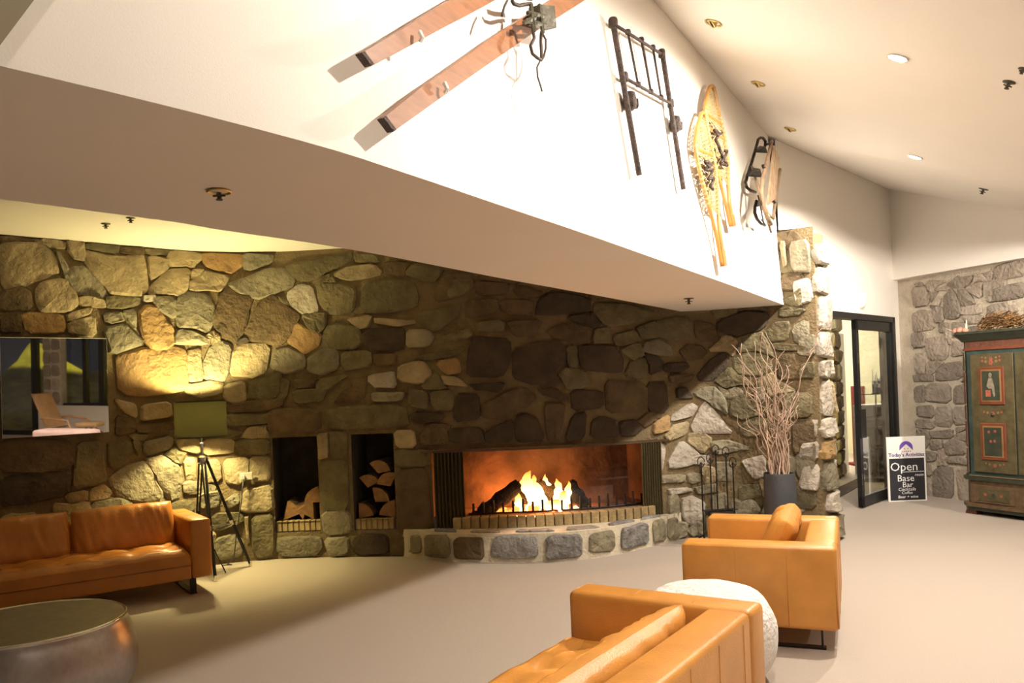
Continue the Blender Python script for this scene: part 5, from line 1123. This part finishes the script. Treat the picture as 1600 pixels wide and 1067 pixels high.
text('Cocktails', .058, (-.01, -.004, .150), CHALK, sg, shear=.15); text('Coffee', .05, (-.01, -.004, .108), CHALK, sg, shear=.15); text('Beer + wine', .05, (0, -.004, .058), CHALK, sg, shear=.15)
for o in sg.children:
    if o.name.startswith('lettering'): pass

# ================================================================== PAINTED WARDROBE
WE = Vector((.40, -.917)).normalized()
wd = thing('painted_wardrobe', 'antique painted folk wardrobe in olive, teal and red against the grey stone wall', 'wardrobe', (4.985, 9.20, 0), math.atan2(WE.y, WE.x))
OLIVE = mat('olive_paint', (.074, .058, .024), .55, var=.3, vscale=14, bump=.15); TEAL = mat('teal_paint', (.03, .05, .042), .55, var=.3, vscale=12); REDB = mat('oxblood_paint', (.12, .04, .022), .55, var=.35, vscale=20)
DKG = mat('dark_green_paint', (.032, .036, .022), .5, var=.3, vscale=12); GILT = mat('gilt_line', (.28, .16, .06), .4, metal=.3, var=.2); RUSTP = mat('rust_red_paint', (.15, .04, .018), .5, var=.2); UMBER = mat('umber_paint', (.11, .066, .032), .55, var=.3, vscale=16); FLESH = mat('figure_paint', (.20, .17, .12), .6, var=.3, vscale=30); FLOWER = mat('flower_paint', (.30, .085, .05), .6, var=.3, vscale=40)
WW, WDp = 1.34, .50
def oct_(x0, x1, y0, y1, c, z): return [(x0+c, y0, z), (x1-c, y0, z), (x1, y0+c, z), (x1, y1, z), (x0, y1, z), (x0, y0+c, z)]
def slab(name, g, z0, z1, c, m, parent=wd, g2=None):
    mb = MB(); g2 = g if g2 is None else g2
    a_ = oct_(-g, WW+g, -g, WDp, c, z0); b_ = oct_(-g2, WW+g2, -g2, WDp, c, z1); n = 6
    mb.add(a_+b_, [tuple(range(n))[::-1], tuple(range(n, 2*n))]+[(i, (i+1) % n, n+(i+1) % n, n+i) for i in range(n)]); return mb.build(name, m, parent)
slab('plinth_foot', .03, .05, .11, .10, DKG); slab('plinth_moulding', .05, .09, .125, .11, UMBER); slab('plinth', .01, .125, .385, .10, UMBER)
slab('base_moulding', .045, .385, .42, .11, DKG); slab('base_cap', .02, .42, .445, .10, TEAL); slab('carcass', 0, .445, 1.80, .10, TEAL)
slab('red_fillet', .012, 1.80, 1.825, .10, RUSTP); slab('frieze', .004, 1.825, 1.90, .10, REDB); slab('cornice', .015, 1.90, 1.98, .10, DKG, g2=.075); slab('cornice_cap', .08, 1.98, 2.005, .12, DKG)
for x in (.08, WW-.08): mb = MB(); mb.prism([(x-.07, .0, 0), (x+.07, .0, 0), (x+.05, .0, .06), (x-.05, .0, .06)], (0, .1, 0)); mb.build('foot', REDB, wd)
mb = MB(); mb.box((WW/2, -.022, .432), (WW-.2, .006, .008)); mb.build('gilt_line', GILT, wd)
mb = MB(); mb.box((WW/2, -.006, 1.905), (WW-.2, .006, .008)); mb.build('gilt_line', GILT, wd)
# painted chamfer strips
for z0, z1, m_ in ((.46, .72, UMBER), (.74, 1.02, REDB), (1.04, 1.2, UMBER), (1.22, 1.56, REDB), (1.58, 1.78, OLIVE)):
    mb = MB(); a_, b_ = Vector((.004, .078, 0)), Vector((.078, .004, 0)); nn_ = Vector((-.707, -.707, 0))
    mb.prism([a_+Vector((0, 0, z0)), b_+Vector((0, 0, z0)), b_+Vector((0, 0, z1)), a_+Vector((0, 0, z1))], nn_*.010); mb.build('corner_panel', m_, wd)
def wbox(name, x0, x1, z0, z1, y0, th, m_, parent): mb = MB(); mb.rbox(((x0+x1)/2, y0-th/2, (z0+z1)/2), (x1-x0, th, z1-z0), .004, 1); return mb.build(name, m_, parent)
def petal(cx, cz, r, m_, parent, y=-.05, n=5, nm='painted_flower'):
    mb = MB()
    for i in range(n):
        a_ = 2*math.pi*i/n; mb.prism([(cx+r*.6*math.cos(a_)+r*.45*math.cos(j*1.047), y, cz+r*.6*math.sin(a_)+r*.45*math.sin(j*1.047)) for j in range(6)], (0, .002, 0))
    return mb.build(nm, m_, parent)
for dxx in (.155, .665):
    dr_ = wbox('door', dxx, dxx+.49, .475, 1.755, 0, .022, OLIVE, wd)
    for z0, z1 in ((1.21, 1.615), (.615, 1.01)):
        cx = dxx+.245
        fr2 = wbox('panel_frame', cx-.145, cx+.145, z0, z1, -.022, .014, RUSTP, dr_); wbox('panel_gilt', cx-.115, cx+.115, z0+.03, z1-.03, -.034, .005, GILT, dr_)
        wbox('panel', cx-.10, cx+.10, z0+.045, z1-.045, -.038, .003, DKG, dr_)
        if z0 > 1:
            mb = MB(); y = -.0435   # painted standing figure by a chest
            mb.prism([(cx-.02, y, z0+.33), (cx+.0, y, z0+.345), (cx+.02, y, z0+.325), (cx+.012, y, z0+.29), (cx-.015, y, z0+.29)], (0, .002, 0))
            mb.prism([(cx-.02, y, z0+.285), (cx+.02, y, z0+.285), (cx+.04, y, z0+.2), (cx+.05, y, z0+.09), (cx+.03, y, z0+.085), (cx+.012, y, z0+.17), (cx-.02, y, z0+.17), (cx-.045, y, z0+.2), (cx-.05, y, z0+.19)], (0, .002, 0)); mb.build('painted_figure', FLESH, dr_)
            mb = MB(); mb.prism([(cx-.06, y, z0+.085), (cx+.0, y, z0+.085), (cx+.0, y, z0+.155), (cx-.06, y, z0+.155)], (0, .002, 0)); mb.build('painted_chest', FLOWER, dr_)
        else:
            for ddx, ddz in ((-.022, .20), (.022, .205), (-.04, .30), (.03, .31)): petal(cx+ddx, z0+ddz, .016, FLOWER, dr_, -.0435)
    for cz_, rr_ in ((1.66, .028), (1.70, .02), (1.11, .024), (.555, .02)):
        petal(cx, cz_, rr_, FLOWER, dr_, -.0245); petal(cx-.06, cz_+.012, rr_*.6, GILT, dr_, -.0245); petal(cx+.06, cz_+.012, rr_*.6, GILT, dr_, -.0245)
        petal(cx-.1, cz_+.02, rr_*.5, FLOWER, dr_, -.0245); petal(cx+.1, cz_+.02, rr_*.5, FLOWER, dr_, -.0245)
    mb = MB(); mb.lathe([(.016, 0), (.02, .01), (.001, .022)], 12); mb.v = [Matrix.Rotation(math.pi/2, 3, 'X') @ p_+Vector((cx, -.024, 1.10)) for p_ in mb.v]; mb.build('knob', IRON, dr_)
for x0, x1 in ((.14, .60), (.70, 1.2)):
    d2 = wbox('drawer', x0, x1, .14, .33, -.008, .012, UMBER, wd); wbox('drawer_panel', x0+.05, x1-.05, .165, .30, -.020, .006, OLIVE, d2)
    for i in range(3): petal((x0+x1)/2-.09+.09*i, .235, .02, FLOWER if i != 1 else TEAL, d2, -.029)
for i in range(9): petal(.12+.13*i, 1.863, .018, UMBER if i % 2 else OLIVE, wd, -.0065)
# hay bundle, carved ornament on top of it
def wtop(x, y, z_): M_ = Matrix.Rotation(wd.rotation_euler.z, 3, 'Z'); return wd.location+M_ @ Vector((x, y, z_))
hb_ = thing('dried_grass_bundle', 'shaggy bundle of brown dried grass lying on top of the wardrobe', 'dried grass', tuple(wtop(.42, .12, 2.005)), wd.rotation_euler.z)
rr = random.Random(9); HAY = mat('dried_grass', (.36, .19, .06), .8, var=.45, vscale=30); HAY2 = mat('dark_dried_grass', (.13, .075, .03), .8, var=.4, vscale=30)
for mm, n_, nm in ((HAY, 420, 'grass_stalks'), (HAY2, 220, 'seed_heads')):
    mb = MB()
    for i in range(n_):
        u = rr.uniform(-.24, .22); r_ = .145*math.sqrt(max(0, 1-(u/.27)**2)); a_ = rr.uniform(0, math.pi); rad = r_*rr.uniform(.4, 1.0)
        b0_ = Vector((u, rad*math.cos(a_), rad*math.sin(a_)*1.3+.004)); d_ = Vector((rr.uniform(-.02, .09) if mm is HAY else .05, rr.uniform(-.05, .02), rr.uniform(-.01, .06)))
        p1 = b0_+d_*.6; p2 = b0_+d_*1.1+Vector((.02, 0, -.012)); p1.z = max(p1.z, .003); p2.z = max(p2.z, .003)
        mb.tube([b0_, p1, p2], [.003, .003, .0012] if mm is HAY else [.004, .006, .002], 3, cap=False)
    o = mb.build(nm, mm, hb_); o['kind'] = 'stuff'
t = thing('carved_ornament', 'small pinkish carved ornament with a pale spike on the wardrobe corner', 'ornament', tuple(wtop(.0, -.03, 2.005)), wd.rotation_euler.z)
mb = MB()
for x, s_ in ((.0, .04), (.06, .045), (.12, .036)): mb.lathe([(.001, 0), (s_, .006), (s_*.9, s_*.8), (s_*.4, s_*1.3), (.001, s_*1.4)], 10, (x, 0, 0), cap=(False, False))
mb.build('carving', mat('pink_wood', (.42, .20, .14), .6, var=.3, vscale=20), t, smooth=True)
mb = MB(); mb.tube([(.13, 0, .0), (.135, 0, .09), (.14, 0, .14)], [.014, .009, .002], 6); mb.tube([(-.02, 0, .02), (-.12, 0, .06)], [.006, .002], 5); mb.build('spike', mat('ivory', (.62, .55, .40), .5), t)

# ================================================================== FURNITURE SEEN ONLY IN THE MIRROR
BENT = mat('birch_veneer', (.55, .30, .12), .45, var=.15); SEATF = mat('tan_canvas', (.50, .30, .14), .8)
bc = thing('bentwood_chair', 'bentwood lounge chair with high tan back reflected in the mirror', 'armchair', (6.3, .92, 0), 3.3)
mb = MB()
for sx in (-1, 1):
    mb.tube([(sx*.30, .42, .02), (sx*.30, -.30, .02), (sx*.30, -.40, .08), (sx*.30, -.38, .30), (sx*.30, -.30, .50), (sx*.30, .2, .54), (sx*.30, .34, .52)], .022, 6)
mb.build('bent_frame', BENT, bc, smooth=True)
mb = MB(); mb.grid(lambda u, v: Vector((-.26+.52*u, lerp(-.34, .25, v), .40-.10*v+.03*math.sin(3.1*v))), 6, 10); o = mb.build('seat', SEATF, bc, smooth=True)
mb = MB(); mb.prism([(-.26, .22, .30), (.26, .22, .30), (.26, .56, 1.02), (-.26, .56, 1.02)], (0, .05, .02)); mb.build('backrest', SEATF, bc)
ot = thing('footstool', 'low tan footstool on dark bent legs reflected in the mirror', 'footstool', (6.3, 1.45, 0), 3.0)
mb = MB(); mb.rbox((0, 0, .40), (.5, .44, .10), .04, 3); mb.build('cushion', SEATF, ot, smooth=True, angle=50)
for sx in (-.2, .2): mb = MB(); mb.tube([(sx, -.2, .0), (sx, -.18, .2), (sx, 0, .34), (sx, .18, .2), (sx, .2, 0)], .018, 6); mb.build('leg', BLACK, ot, smooth=True)
bn = thing('fireside_bench', 'pinkish white upholstered bench reflected in the mirror', 'bench', (4.8, 1.85, 0), 1.57)
mb = MB(); mb.rbox((0, 0, .36), (1.1, .5, .18), .06, 3); mb.build('cushion', mat('pink_cloth', (.72, .5, .44), .8), bn, smooth=True, angle=50)
for sx in (-.45, .45):
    for sy in (-.18, .18): mb = MB(); mb.tube([(sx, sy, 0), (sx, sy, .28)], .02, 8); mb.build('leg', BENT, bn)
